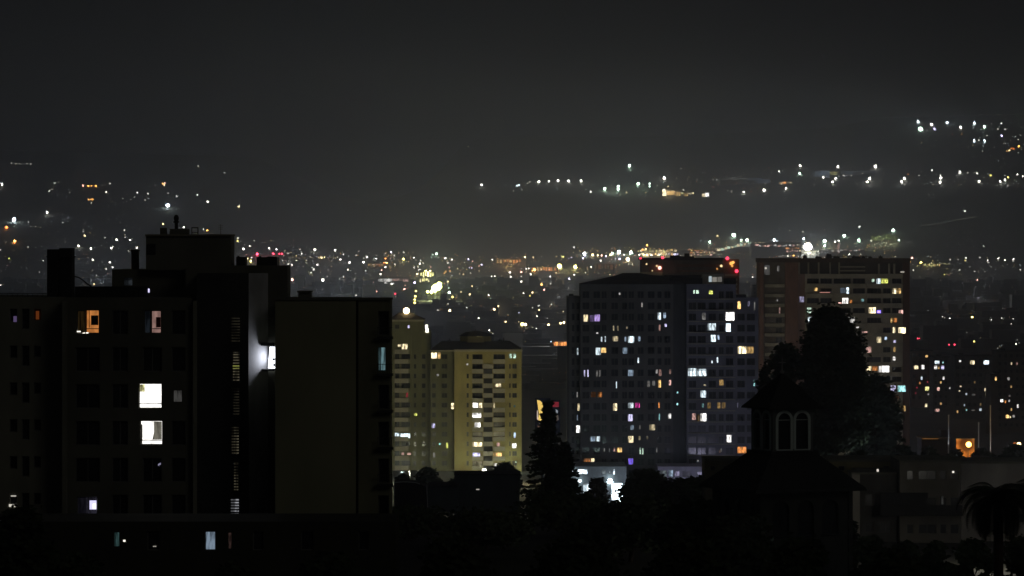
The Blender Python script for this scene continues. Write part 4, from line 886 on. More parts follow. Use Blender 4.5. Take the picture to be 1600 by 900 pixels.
for i, (px_, y0_, y1_, b_) in enumerate(((1482, 650, 686, .34), (1529, 662, 701, .20), (1547.5, 635, 696, .36))):
    D_ = 770.0; x = X(px_, D_); g = gz(x, D_)
    m = MB(); m.tube((x, D_, g), (x, D_, Z(y0_, D_)), .16, .11, 8); m.ball((x, D_, Z(y0_, D_) + .1), .17)
    p = m.build('flagpole', mat('pole_paint', (.85, .85, .82)), None, (x, D_, g)); p.location = (x, D_, g)
    tag(p, ['pale slim pole left of the glowing orange wall', 'shorter dim pole just right of the glowing orange wall', 'tallest pale pole near the right edge'][i], 'pole', 'bare flagpoles on the ridge')
    l = bpy.data.objects.new('uplight', bpy.data.lights.new('uplight', 'SPOT')); COL.objects.link(l); l.data.energy = 900 * b_; l.data.spot_size = radians(40); l.data.color = (.95, .97, 1)  # spot added to brighten the pole from below, without a fitting
    l.location = (x - .2, D_ - 2.2, Z(y1_, D_) - 4); l.rotation_euler = (radians(164), 0, 0); l.data.shadow_soft_size = .1
root = thing('shed', 'low shed with an amber lit eave left of the glowing orange wall', 'shed', (X(1455, 780), 780, gz(0, 780))); og = tuple(root.location)
m = MB(); pxbox(m, 1470, 1482, 672, 686.4, 784, 4); m.build('roof_hut', mat('shed_wall', (.13, .11, .09)), root, og); m = MB(); pxbox(m, 1440, 1485, 686.5, 740, 780, 8); m.build('wall', mat('shed_wall', (.13, .11, .09)), root, og)
m = MB(); pxbox(m, 1439, 1486, 684.5, 686.6, 779.4, 9); m.build('roof', mat('shed_roof', (.30, .2, .12)), root, og)
glint(root, og, 1441, 684.8, 1466, 686.2, 779.3, 'A', .14, 'eave_light')

# ================================================================== LOW SHEDS BY THE YELLOW TOWERS
DS = 720.0
root = thing('long_shed', 'long low shed with a dim bluish wall below the yellow towers', 'shed', (X(720, DS), DS, gz(0, DS))); og = tuple(root.location)
m = MB(); pxbox(m, 668, 715, 760, 800, DS, 12); m.build('wall', mat('shed_blue', (.07, .09, .095), scale=.4), root, og); m = MB(); pxbox(m, 710, 812, 742, 830, DS + 14, 10); m.build('wall', mat('shed_blue', (.07, .09, .095), scale=.4), root, og)
m = MB(); m.frustum((X(666, DS), X(717, DS), DS - .5, DS + 13), (X(672, DS), X(708, DS), DS + 5, DS + 8), Z(760, DS), Z(756, DS)); pxbox(m, 709, 813, 740.5, 742.2, DS + 13.5, 11); m.build('roof', M_roofdk, root, og)
glint(root, og, 744, 764, 749, 765.5, DS - 1, 'W', .5)
root = thing('round_roofed_shed', 'dark shed with a faint white curved roof rim, right of the gable slab foot', 'shed', (X(640, 600), 600, gz(0, 600))); og = tuple(root.location)
m = MB(); N = 10; pr = [(616, 775)] + [(616 + 50 * (k / N), 757 - 4 * sin(pi * min(1, .25 + .75 * k / N)) + (0 if k < 7 else (k - 7) * 1.2)) for k in range(N + 1)] + [(668, 800), (616, 800)]
m.face([(X(a_, 600), 600, Z(b_, 600)) for a_, b_ in pr][::-1]); m.face([(X(a_, 600), 606, Z(b_, 600)) for a_, b_ in pr])
for (a_, b_), (c_, d_) in zip(pr, pr[1:] + pr[:1]): m.face([(X(a_, 600), 600, Z(b_, 600)), (X(a_, 600), 606, Z(b_, 600)), (X(c_, 600), 606, Z(d_, 600)), (X(c_, 600), 600, Z(d_, 600))])
me_ = m.build('wall', M_roofdk, root, og)
import bmesh
b_m = bmesh.new(); b_m.from_mesh(me_.data); bmesh.ops.remove_doubles(b_m, verts=b_m.verts, dist=.001); b_m.to_mesh(me_.data); b_m.free()
m = MB()
for (a_, b_), (c_, d_) in zip(pr[:9], pr[1:10]): m.tube((X(a_, 600), 599.9, Z(b_, 600)), (X(c_, 600), 599.9, Z(d_, 600)), .07, n=5)
m.build('roof_rim', mat('white_rim', (.6, .65, .66)), root, og)

# local street lamps and unseen added lamps that light the near towers
lamp_post('round white street lamp at the balcony foot of the yellow tower', 756.5, 735, DY - 12, 'W', 8, .55, 380, (.95, 1, .85), .8)
lamp_post('small greenish street lamp at the yellow tower corner', 721, 737, DY - 12, 'G', 1.5, .22, 300, (.8, 1, .75), .8)
lamp_post('small cool street lamp at the foot of the yellowish grey tower', 627.5, 738.5, DY - 10, 'C', 2.5, .3, 380, (.8, 1, .85), .8)
lamp_post('pale street lamp half hidden by trees right of the yellow tower', 806, 722, DY - 10, 'G', .8, .2, 380, (.8, 1, .8), .8)
lamp_post('bright round lamp on top of the yellowish grey tower', 635, 485.5, DY + 5, 'Y', 14, .85, 1500, (1, .9, .5), 0, name='roof_lamp', cat='roof lamp')
for (px_, D_, z_, P_, c_) in ((762, DY - 62, 3, 29000, (1, .88, .48)), (640, DY - 60, 3, 9000, (.95, 1, .72)), (1120, DM - 50, 8, 9500, (.72, .70, 1)), (960, DM - 60, 8, 5000, (.7, .95, .9)), (1340, DR - 90, 22, 15000, (1, .93, .8)), (1240, DR - 60, 22, 1500, (1, .7, .5)), (1392, 640, 26, 900, (.75, .9, 1)), (1275, 305, 36, 190, (.75, 1, .92))):  # unseen lamps added to brighten the towers, the church and the feathery tree
    x = X(px_, D_); t = thing('street_lamp', 'unseen lamp added to light ' + ('the yellow tower' if px_ < 800 and px_ > 700 else 'the yellowish grey tower' if px_ < 700 else 'the bluish wing' if 1100 < px_ < 1130 else 'the dark tower' if px_ < 1000 else 'the tall tower' if 1330 < px_ < 1350 else 'the brick corner' if px_ < 1260 else 'the church' if px_ < 1300 else 'the feathery tree' if px_ == 1392 else 'the low flats' if D_ == 385 else 'the palm' if px_ == 1540 else 'the far brick block' if px_ == 1450 else 'the right edge'), 'street lamp', (x, D_, gz(x, D_)), 'unseen lamps added for light'); g = gz(x, D_)
    m = MB(); m.tube((x, D_, g), (x, D_, z_ + .3), .1, .07, 6); m.build('post', M_metal, t, (x, D_, g))
    m = MB(); m.ball((x, D_, z_), .25, .15); m.build('lantern', lamp_mat((1, .9, .7), 1), t, (x, D_, g))
    l = bpy.data.objects.new('lamp_light', bpy.data.lights.new('lamp_light', 'POINT')); COL.objects.link(l); l.data.energy = P_; l.data.color = c_; l.location = (x, D_ - .4, z_); l.data.shadow_soft_size = .3

# ================================================================== LIGHTS OF THE PLAIN AND THE HILLS
# photo column, row, size in photo pixels, colour, brightness factor
P_ = """
731,229,2,W|752.5,289,4.5,W|799,290,2,G,.3|808,290,3,C|811,289,3,C|802,298,1.5,W|815,296,1.5,W|824,286,2.5,W,.3|828,284,2,W|842,284,4.5,W|858,283,3.5,W|854,286,1.5,W|872,282.5,4.5,W|888.5,282.5,5,W|908,282.5,4.5,W|916,296,1.5,C|923,300,3,W|945,295,6.5,G|966,291,5,G|966,295.5,5,G|979,301,3,Y,.6|997,287,6,G|1015,287,4,G|1015,291,3.5,G|983.5,259,5.5,G|985,266,3,G,.2|1009,301,1.5,A|928,289,2,G,.25|924,289,2,G,.25
1038,278,6,W|1064,263,3,W,.2|1056,278,1.5,W|1074,281,1.5,W|1027,290,2,G|1024,299,2,G|1037,297,4,W|1044,291.5,3,Y,.6|1050,291.5,2,Y,.5|1068,297,3,W|1083,302,3,Y,.8|1137,298,2,W|1143,299,2,W|1162,300,4.5,W|1194,297,5.5,W|1228,294,4.5,W|1217,267.5,3,W|1223,267,2,W,.3|1250,259,4.5,W|1249.5,271,5,G|1286.5,277.5,4,W|1306,279,4.5,W|1301,284.5,4.5,W|1309.5,260,5,W|1318,274,1.8,W|1330,274.5,2,W|1348,271.5,2,W|1368,260,5.5,W|1359,279,5.5,W|1355,284,5,W|1413,279,5,W|1409,284,5,W|1419,272.5,2.2,O|1436,274.5,2,W|1456.5,266,3,W|1470,278,5,W|1469.5,273.8,2.5,W|1469,284.3,5,W|1500,269,4.5,W|1512,269.5,2,W|1522.5,270,2,W|1527,271,3,W|1530,283,4.5,W|1548,274,4,D,.6|1563,283.5,4.5,W|1570.5,281,4.5,W|1575,277,3.5,D,.7|1570,274,2,W|1590,272.5,3,W|1598,275.5,3,W|1195,266,1.5,W,.4|1114,281,2.5,W,.25|1119.5,281,2.5,W,.2
1434.5,190,4.8,C|1438.5,201.5,8,G|1455.5,194.5,4.8,W|1460.5,201.5,4,L|1462,193.5,1.6,W,.5|1480,191.5,4.8,C|1501,199,4.2,W|1522.5,192.5,4.5,C|1538,198,5,G|1542.5,212,2,W|1564.5,192.5,2.8,W|1559,202,2.5,W,.6|1570,202,2.5,W,.6|1565,212,4,L|1522,220,4.2,C|1522,222.5,2.5,C|1529.5,219,2.5,W|1538.5,219.5,4.2,C|1538.5,222.5,2.5,C|1587,213,2.2,W|1591,218,2.5,W,.4|1549,194,2.5,W,.2|1568,225,1.5,W,.4|1492,227,1.5,W,.5|1535,236,2.5,W,.2|1488,209.5,2.5,R,.2|1503,209.5,3,A,.2|1592,228.5,3.5,A|1573,235.5,2,A|1577,235,3,Y|1580,231.5,2.5,O|1584,232.5,2.5,O|1591,238,2.5,W,.3
1507.5,330,3,W|1395.5,360,6.5,G|1404.5,375,4,C|1361.5,376,3.2,W|1342,375.5,6,G|1343,354,3,W|1319,368.5,6.5,G|1288.5,376.5,7,G|1288.5,384,5,G|1304.5,377.5,3.5,W|1310.5,376,3.5,W|1333,395,5.5,G|1338,391.5,2.5,W,.7|1344,392,2,W,.5|1327,397.5,3,W|1345,397,2.2,W|1306,386,3,K,.7|1308,391,3,A,.7|1305,395,3,K,.7|1309,384,2,Y|1288,395.5,3,W,.7|1284,396,2.5,W,.6|1292,396,2.5,W,.6|1288,402,2.5,W,.5|1288,359,2,W,.6|1537,384.5,2,W|1497,393,2.5,W,.2|1425,403,4,K|1414,406,3.2,A|1422.5,409,2.8,A|1439,410,4.5,D|1446,408,2,D|1457,407.5,2,D|1484.5,406,2.5,W|1497,405.5,1.8,W|1509.5,402.5,3,W|1508,407,3,D,.5|1531,402.5,3,W,.6|1543,407,2.8,W|1544,411,3.5,W,.3|1560,404,3,W|1561.5,402.5,2,W|1570,406.5,3,W|1583.5,405,3.2,W|1583,408,3,W,.2|1594,422,2.2,W|1522.5,424,2.2,W|1475.5,429,2.6,D|1480,420,2,D,.4|1527.5,437,3.5,K|1478,443,2.2,W|1516.5,447.5,2.8,W|1516.5,471,2.6,W|1499.5,422,3.5,W,.25|1427,422,2.5,W|1422,475.5,3,W,.8|1430,476,2,W,.2|1450,413,2.2,A|1456,411,2,D|1448,417,2.2,D|1453,415.5,2.8,D|1459,414.5,2.5,A|1463,414,2.8,D|1466,415,2.5,A|1443,419,2.6,D|1470,413,2,W,.5|1476,412.5,2,W,.4|1482,412,2,W,.3|1468,413,2.5,D
1519,495.5,4.5,D|1484,498,3.6,W|1472.5,495,2.2,W|1476,497,3.5,W,.2|1565,497,3.2,W,.4|1549,499.5,2.2,W|1583,498,2.2,W,.6|1580,506,2.6,W,.4|1435,500,3.2,W|1480,508,2.2,W|1482,512,3.2,W,.5|1462,511,2.5,W,.25|1457,519,3.6,Y|1452,522,4,D,.6|1460,529.5,2,W|1434,529,3,R|1437,529,2.8,R|1483,538.5,3.2,R|1491.5,538.5,3.6,R|1514,531,2.6,Y|1512,534,3.8,D,.6|1522,533.5,4,D,.6|1543,532,2,W|1547,536,4.5,D,.8|1563.5,546.5,3.8,R|1558.5,544,2.5,W,.3|1555,541.5,2.5,W,.2|1587.5,537.5,3,W|1570,525,2,W,.3|1510,519,2,W,.25|1433,508,2,W,.3
1011,383,4,A|1109,378,5,G|1121,368.5,3,Y|1146.5,367,8,G|1158,375,4.5,G|1167.5,375.5,6,G|1200,373,2.2,W|1210,375,6,C|1206,376.5,2.5,C|1214,376.5,2.5,C|1202,379,2.5,W|1256,373,5,C|1234,360.5,2.2,W|1254,362,2.2,W|1187,384.5,3.2,K|1196.5,384,3.5,W|1205,384,3.2,W|1213,384,3.6,W|1222,383.5,4,Y|1231,384,3.2,K|1239,384,3.2,A|1247,384,3,W|1181,388,3.2,W|1192,392.5,2.6,Y|1231,400,3.2,W|1240,399.5,4,A|1247,400,3,W,.7|1218,392.5,2.5,W|1232,396,2.5,A|1137,403.5,3.5,R|1035,418,2,K|1026,415,2,A|1183,427.5,2,A|1175,428.5,2,K|1176,433.5,3.2,W|1169.5,444.5,3.2,W|1181,444.5,2.6,W|1167,450,3.8,Y|1173,450.5,1.8,W|1179,450.5,1.8,W|1164.5,430,1.6,W|1185,411.5,2,W,.4
896.5,386.5,2.8,W|880,401,3,D,.8|877,400,2,D,.8|888,403.5,2.5,L,.8|893,402.5,2.5,L,.8|913,396,7,C|914,399,4,L|911,403.5,3.5,L|926,398,5,Y|934,399,4,Y|940,399,4,K|947,400,3.2,L|954,398,4.5,Y|957,396,5,G|967,393.5,7.5,C|975,398,3.2,W|986,394.5,7,G|981,405,8,Y|968,404.5,4,L|962,404,2.5,L|992,398.5,2.6,K|999,398,3.2,W|1006,398,5,Y|1011,398.5,5,Y|1018,398.5,4,C|1025,398,3,L|1030.5,398,3.2,C|1037,398.5,3,Y|1044,397,7,D|1050,394,3,A|1046,393,3.5,A|1055,394,3,A|1004,390,4,A,.7|1009,389,3.5,Y,.8|874,416,10,D|899,417,8,D|865,418.5,4,O|923.5,417,3.2,W|931.5,417.5,3.4,K|940,421,3.2,A|948,421,3.5,A|954.5,423,3.6,A|953,429,3,Y,.6|938.5,407,3.5,W|982,413,2.2,W|988,413,2.6,W|897,429.5,3.2,W|889.5,435.5,3.8,L|869,426,2.6,Y|915,426,2.2,W|888.5,450,2.4,W,.4|890.5,456,2.4,W,.3|893,461,3,W,.35|888,470,2.2,W|881.5,491,4,Y|880,487,2.5,Y|876,505,4.5,Y|881,504,5,Y|867,511,5.5,Y|857,507.5,5,Y|855.5,497.5,3,W,.6|861.5,475.5,2.4,W|861,534,3,B|832,512,3,W,.7|838,513.5,3,W,.6|840,509.5,2.8,K
682,396.5,4.8,G|676,398,5,G,.12|674,402,4,G,.1|696,403.5,3.6,W|706,405.5,3.2,W|700,411,2.5,W|703,412,2,W,.5|732,405,3.2,L|738.5,408,2.6,K|726,410.5,2,W,.5|752.5,413.5,3.2,L|748.5,415.5,2.2,K|748.5,423,2.5,Y,.7|733,418,2.2,L|737,418.5,2.6,L|735,426.5,2.5,W,.5|715,420,2.4,Y|718,428,2.5,Y,.5|724,428.5,3,Y,.4|769,405.5,3,W|792.5,408.5,9,A|802.5,407,5.5,A|808,411,3,O|812,412,2.5,O|820.5,402,4,Y|821,396,3,W,.15|833,402,4,Y,.2|822,420,3,W|826.5,419.5,3,W|835,421.5,6,A|832,423,3,A|841,418.5,3,A|855,418.5,3.4,K|850,421,3,O,.4|846,421,3,O,.5|860,421,3,O,.4|797,425.5,4,W|798,432.5,4,W,.5|800,436,3,W,.4|814.5,425,4,K|814.5,432,2.6,W,.6|814.5,440,4,W|829,428.5,3.5,W|768,431.5,2.8,W|773,431.5,2.8,W|774,443,2.4,W,.4|784,431,2,W,.4|846,444.5,4.2,A|850.5,452.5,3.6,K|860,432,3.2,W|860,443.5,3.5,W,.25|805.5,450.5,3,Y|804,455,2,K,.4|818,458,3,W|825,448,2.2,W|832,457,3.6,Y|829,462,4.5,D,.45|827,466,4,D,.3|818.5,469,3.6,W|824,469,3.5,W,.5|831,470,3,D,.4|848,469,3,W,.8|846.5,462.5,3,W|842.5,484.5,3.2,Y|841,478,3,W,.4|843,477,2,W|780,457,3,W|763.5,461,3.2,W|755.5,463.5,2.4,W,.5|755,468,3,W,.3|761,450,2.4,Y,.6|766.5,467,4.5,G,.3|779,478.5,4,Y|772.5,483.5,4.5,Y|771,482,3,K,.6|737.5,447,3,Y|734.5,455,3.4,Y|734,460,4,Y,.7|727,457,2.5,Y,.5|720,457,4.5,Y,.4|713,452,2.4,W|707,464,5,D,.5|702,457,5.5,G|701,450,3,G,.4|700,440,4,Y,.4|695,437,4,A,.3|694,443,3,A,.3|703,423,4,A,.25|696,425,4,A,.25|702,418,3,K,.4|694,427,3,A,.4|703,485.5,6,Y|709,490,3.5,W,.3|729,480.5,2.6,W|723,480,2,W,.4|717,475,2,W,.4|712,473,2,W,.35|684,485,4,W,.25|686,496.5,3,W,.3|700,475,2.4,W,.5|702,468,2.4,Y,.5|748,497,3.2,W|764.5,496.5,4,W|764,500.5,3.4,W,.5|771,501,2,W,.3|754,500,2,W,.4|731,500,2,W,.3|710.5,506,5,E|715.5,502,3,W|712,513,4,W,.12|764.5,516,3.2,W|770,521,2.4,W,.3|790,503,4,Y|791.5,507,5,Y|790.5,512,2.6,L|811,503,3,Y|806,505,2.4,A|816,506.5,7,D|821,507,6,Y|823,502,3,W|828.5,501.5,3,W|835,502,3,W|843,501,3,W|839,494,3,W|810,488.5,3.2,L|826,482,3.5,W,.3|832,481,3,W,.3|837,538,4,A|843.5,538,3.8,A|849,538,4,A|838,546.5,3,W,.35|843,546.5,3,W,.35
492,390,4.4,W|468.5,389.5,2.4,W,.5|471.5,396.5,3,W|451,396,2,W,.5|463,400.5,3,Y|476,401.5,2.6,W|484.5,401.5,2,W|498.5,402.5,2.6,Y|502.5,402.5,3.5,Y|507,402,3,Y|527,402,2.2,W|523.5,391,4.2,W|536.5,397.5,3.2,W,.7|556.5,399,2.6,W,.5|532,405.5,3.4,W|537,409,2,W,.3|546,410,4.2,W|568,409.5,4.2,W|573.5,402,3.4,W|568.5,403.5,2.2,W|572,399,2,W,.5|588,404,3,W|602,396.5,2.4,W|611,394,3.6,L|607,399,2.5,A,.4|616,399,2.2,W|631,394.5,2.6,W|630.5,405,5,D|641,403,2,K|646.5,402.5,3,W|649,406,2,W|617,413,2.4,W|604,412,7,A|600,411,4,O|602.5,404,3.5,O|602,417.5,3.4,W|588,415.5,4.5,A,.6|585,413.5,3,K|580,414,3,O,.35|596,422,3,K|594.5,428.5,3.6,W|571.5,423,2.4,W|574,418,2,W,.3|543.5,421.5,2.8,W|536.5,432.5,2.2,W|531,436,2.6,W,.35|540,436,2.4,W,.35|547,436,2.6,W,.4|554,436,2.4,W,.3|496,413.5,4,W,.7|490,421,3.2,W|488,418,2.2,W|486,426,2.8,W,.8|473.5,417,2.4,W,.3|456,414,3.2,W|450.5,412.5,2.8,W|463,407,2.4,W|441.5,407,2.2,W|456.5,437,5,K|470,441,3,W,.6|504.5,437.5,5.5,W|511,432,2.4,W,.5|500,452,3,W,.7|504,452,3,W,.8|508.5,452,2.8,W,.7|476.5,453.5,3.4,W|547.5,453,3.4,W,.4|529,463,4.4,D|537,464,3.2,Y|534,456,2.2,W,.7|556.5,461.5,3.2,W,.7|583.5,442.5,4,K|582,450,3,W,.5|588.5,456,3.8,K|588,462,4,K,.6|598,466.5,2.4,D|600,442.5,3.6,W|612,443.5,4,W,.7|632,452,5,K,.6|633,446,3,K,.4|635,455.5,3,A,.5|617.5,459,4.5,R,.35|618.5,465,4,W,.8|625.5,471,2.4,W|633,466,2.6,K|648,441.5,4.2,L|647,418,3.2,W,.7|652,428,4,Y|654,422,2.6,W|656,412,4,W,.8|656,421,2.2,W|657,407,2.4,W|661,411,2.2,W|653,417,2.2,W
665,424,6,D|668,428,7,Y|672,424,5,Y|662,431,5,Y|674,429,4,D|660,436,5,A,.8|666,437,5,Y,.8|662,443,5,A,.7|668,441,3,D,.7|665,448,4,D,.6|673,417,3,K,.5|650,451,4,D|650,455,4,D,.9|649,463,4.5,D,.9|648,468,4.5,D,.8|648,473,5,D,.7|655,489,4,Y,.4|657,493,4.5,Y,.6|662,497,3,D,.3|650,480,2,D,.5
18,255,2.4,W,.6|25,256,2.4,W,.5|31,256,2.4,W,.5|42,256,2.4,W,.5|48,256,2.6,W,.5|3,288,4.4,W|85.5,286.5,2.4,W|77,298.5,3,W,.7|81,296,2.4,W,.2|109,301,2.4,W,.15|130,290,3.6,K|138,290.5,3.8,A|143,290.5,3,A|150,290.5,3.4,A|138.5,311.5,3,A|142,311.5,2.8,A|145,311.5,3,A|142.5,317,2.4,W,.6|172,286.5,2.8,W|166,300,3.2,W|214.5,301,2.8,W|231,302.5,2.4,W|254.5,287,3.4,A|257.5,286,3,K|257,289,2.4,W|262.5,301.5,1.8,W|276,306.5,2.2,W|262,321,8,C|192,310,2.2,W,.2|204.5,312,2.2,W,.2|226.5,312.5,2.6,W,.4|210,308,2.4,W,.2|310,259,2.2,W|350.5,270,2.4,W|308.5,304.5,3,W|324.5,315,4,W|373,323,3.2,Y|374,320.5,2.2,W|73.5,332,4.6,W|22,343,8.5,C|10,355,5,O|23.5,353.5,2.2,W|44.5,346.5,2.4,W|48,354,2,W,.4|55.5,354,2,W,.4|97.5,348.5,3,W|23,376.5,5.5,A|22.5,379,3.5,O|9.5,379,2.6,W|9,386,2.4,W|0.5,390,2.6,W|44,386,1.8,W|14,404,4,E,.35|67.5,407,2.6,W|61.5,425,1.8,W|36,446,2,W|27,445,4,A,.35|26,449,3.5,D,.2|25.5,453,3.5,D,.15|9,442,3,W,.5|1,445.5,3,W|40,463.5,4.2,W|130,362,2.8,W,.4|132.5,368,3.2,Y|130,359,2.2,W,.3|164,371,2.4,W,.5|182.5,374.5,4.2,W|195.5,370.5,2.4,W,.5|203,375,3.2,W|194.5,359.5,2.4,W|174,387.5,4,W|176.5,385,2.4,W|214,387,4,W|201,392,2.4,W,.5|202,396,2,W,.3|123,384,4.4,W|142,388.5,4.2,W|145,406,3.4,W|171.5,410,4,W|176,417.5,3.2,W|166,420,3,W,.4|144,422,2.4,W,.2|151,431,1.8,W,.6|143,437.5,1.8,W,.6|147,444,3.2,Y|121,436,3.2,W|130,444,3,W,.5|159,443,2,W,.3|255,350,3.4,Y|270,348,2,W,.2|287,355,3.4,W|318,358.5,2.4,W|323.5,360,3.6,A|325,360,3,A|371,376,3.4,D,.8|372,372,2.8,W,.6|397,376,2.6,W,.25|380.5,389,4.2,W|390,384.5,3,W|402,397,6,R|427,396.5,4.4,R|436.5,396.5,3.6,R|440.5,396.5,4,R|420.5,388,3.4,W|432.5,389.5,3.6,W|386,404,4.5,Y|392,408,4.5,D|393,402.5,2.6,W|385,398,2.4,K|449,396,2,W
"""
BIG = {(22, 343): 'large cool white floodlight near the left edge above the water tank', (262, 321): 'large white floodlight above the roof cowl of the left block', (874, 416): 'large round yellow street lamp left of the dark tower roof',
       (899, 417): 'round yellow street lamp just left of the dark tower roof', (792.5, 408.5): 'large orange lamp in the distant strip above the yellow tower', (1146.5, 367): 'large white lamp standing above the glowing strip left of the tall tower',
       (1438.5, 201.5): 'brightest lamp at the left end of the top right hillside row', (981, 405): 'round yellow lamp just above the dark tower roof', (604, 412): 'orange lamp in the distant strip above the gable slab', (402, 397): 'largest red lamp just right of the penthouse',
       (752.5, 289): 'lone white lamp at the left end of the hillside row', (731, 229): 'single faint high light alone on the dark mountain', (983.5, 259): 'pale green lamp alone above the hillside row', (1395.5, 360): 'bright lamp above the lit green trees right of the tall tower',
       (1011, 383): 'orange lamp above the cream lit yards', (504.5, 437.5): 'white lamp floating over the gable slab', (456.5, 437): 'pink white lamp by the corner of the dark block', (1507.5, 330): 'lone faint lamp above the dim streak at right', (10, 355): 'orange red lamp under the large left floodlight', (23, 376.5): 'orange lamp above the left wing'}
def where(x, y):
    if y < 245 and x > 1400: return 'on the top right hillside'
    if y < 320 and x > 740: return 'along the hillside road at right' if x > 1120 else 'along the middle hillside road'
    if y < 340 and x < 450: return 'scattered high on the left hillside'
    if x < 100: return 'over the left wing roof'
    if x < 230: return 'between the water tank and the penthouse'
    if x < 452 : return 'around the rooftop plant of the left block'
    if x < 612: return 'above the gable slab'
    if x < 690: return 'around the yellow floodlit yard' if y > 410 else 'on the skyline over the yellow towers'
    if x < 885: return 'on the plain above the yellow towers' if y > 425 else 'on the skyline over the yellow towers'
    if x < 1060: return 'in the glowing strip above the dark tower'
    if x < 1190: return 'in the gap left of the tall tower' if y > 400 else 'in the glowing strip left of the tall tower'
    if x < 1415: return 'in the glowing strip above the tall tower'
    return 'on the dark slope by the tall tower' if y > 425 else 'along the slope by the tall tower'
def cname(k): return {'W': 'white', 'C': 'cool white', 'G': 'pale green', 'L': 'lilac', 'Y': 'cream', 'D': 'yellow', 'E': 'yellow', 'A': 'orange', 'O': 'orange', 'K': 'pink', 'R': 'red', 'B': 'blue', 'T': 'teal'}[k]
ALL = []
for line in P_.strip().split('\n'):
    for it in line.split('|'):
        v = it.split(','); ALL.append((float(v[0]), float(v[1]), float(v[2]), v[3], float(v[4]) if len(v) > 4 else 1.0))
ALL.sort(key=lambda a: -a[2] * (a[4] ** .3))
GAIN = 1.0
def lantern(mb, px, py, s, D, z_scale=1.0):
    x, z = X(px, D), Z(py, D); r = max(.6, .34 * s) / F * D
    mb.ball((x, D, z), r, r * z_scale, 8, 5)
def lamp_strength(s, f):
    return f * (1.8 if s < 2.1 else 2.6 if s < 2.7 else 3.5 if s < 3.3 else 4.2 if s < 4.1 else 6.5 if s < 5.1 else 8 if s < 6.6 else 12)
used = {}
for i, (px, py, s, k, f) in enumerate(ALL[:290]):
    D = hit(px, py); x, z = X(px, D), Z(py, D); g = gz(x, D)
    m = MB(); m.v = []
    lift = max(z - g, .5)
    m.cur = 0; m.tube((x, D + 1, g), (x, D + 1, z), .15, .1, 5); m.cur = 1; lantern(m, px, py, s, D)
    o = m.build('street_lamp', [M_metal, lamp_mat(C_[k], GAIN * lamp_strength(s, f) / T(D))], None, (x, D, g)); o.location = (x, D, g)
    if s >= 4.4 and f > .8:
        l = bpy.data.objects.new('lamp_light', bpy.data.lights.new('lamp_light', 'POINT')); COL.objects.link(l)
        l.data.energy = 2.2e4 * (s / 5) ** 2 * (D / 9000) ** 2; l.data.color = C_[k]; l.location = (x, D - 5, z); l.data.shadow_soft_size = 2
    if (px, py) in BIG: tag(o, BIG[(px, py)], 'street lamp')
    else:
        sz = 'bright round' if s >= 4.4 else 'small' if s >= 3 else 'tiny'
        if f < .45: sz = 'faint ' + sz
        w = where(px, py); tag(o, f'{sz} {cname(k)} lamp {w}', 'street lamp', f'{sz} {cname(k)} lamps {w}'); used.setdefault(o['label'], []).append((px, o))
ORD = 'first second third fourth fifth sixth seventh eighth ninth tenth eleventh twelfth thirteenth fourteenth fifteenth sixteenth seventeenth eighteenth nineteenth twentieth'.split()
for lb, L_ in used.items():
    if len(L_) > 1:
        L_.sort(key=lambda q: q[0]); n_ = len(L_)
        for i, (px, o) in enumerate(L_):
            if i < (n_ + 1) // 2: od = 'leftmost' if i == 0 else ORD[min(i, 19)] + ' from left'
            else: od = 'rightmost' if i == n_ - 1 else ORD[min(n_ - 1 - i, 19)] + ' from right'
            o['label'] = f'{lb}, {od}'
            if len(o['label'].split()) > 16: o['label'] = o['label'].replace('bright round', 'bright').replace('of the tall tower', 'of the tower').replace('faint small', 'faint')
# the rest, and the countless pin-pricks of the far town, as one uncountable scatter
sc_ = {}
def scat(px, py, s, k, f):
    D = hit(px, py, 4); key = (k, round(math.log(GAIN * lamp_strength(s, f) / T(D)) / .4))
    sc_.setdefault(key, []).append((px, py, s, D))
for (px, py, s, k, f) in ALL[290:]: scat(px, py, s, k, f)
for (x0, x1, y0, y1, n, b) in ((0, 230, 350, 460, 45, .35), (370, 460, 375, 410, 12, .6), (440, 650, 392, 412, 50, .6), (440, 600, 412, 465, 55, .35), (600, 670, 395, 500, 60, .5), (670, 885, 398, 425, 70, .55), (670, 885, 425, 520, 190, .42), (885, 1000, 388, 430, 55, .6), (900, 1130, 386, 402, 80, .7), (820, 885, 520, 600, 14, .3),
                               (1090, 1190, 372, 400, 40, .6), (1155, 1190, 400, 455, 14, .5), (1190, 1400, 376, 404, 110, .6), (1425, 1600, 400, 430, 40, .45), (1425, 1600, 430, 545, 75, .3), (760, 1600, 268, 290, 45, .4), (1430, 1600, 192, 236, 26, .35), (0, 400, 280, 350, 22, .25), (1060, 1240, 262, 300, 20, .3)):
    for _ in range(int(n * 1.7)):
        k = rnd.choice('WWWWCY' if y1 < 300 else 'WYYDDDAAAAOK' if 600 <= x0 < 1400 else 'WWWWYYCLAK'); scat(rnd.uniform(x0, x1), rnd.uniform(y0, y1), rnd.choice((1, 1, 1.4, 1.4, 2)), k, b * rnd.uniform(.25, 1.1))
mb = MB(); ms = []
for (k, q), L_ in sc_.items():
    ms.append(lamp_mat(C_[k], exp(q * .4))); mb.cur = len(ms) - 1
    for (px, py, s, D) in L_:
        r = max(.55, .32 * s) / F * D; mb.ball((X(px, D), D, Z(py, D)), r, r, 5, 3)
tag(kind(mb.build('city_lights', ms), 'stuff'), 'countless tiny lights of the town scattered over the far plain', 'city lights')
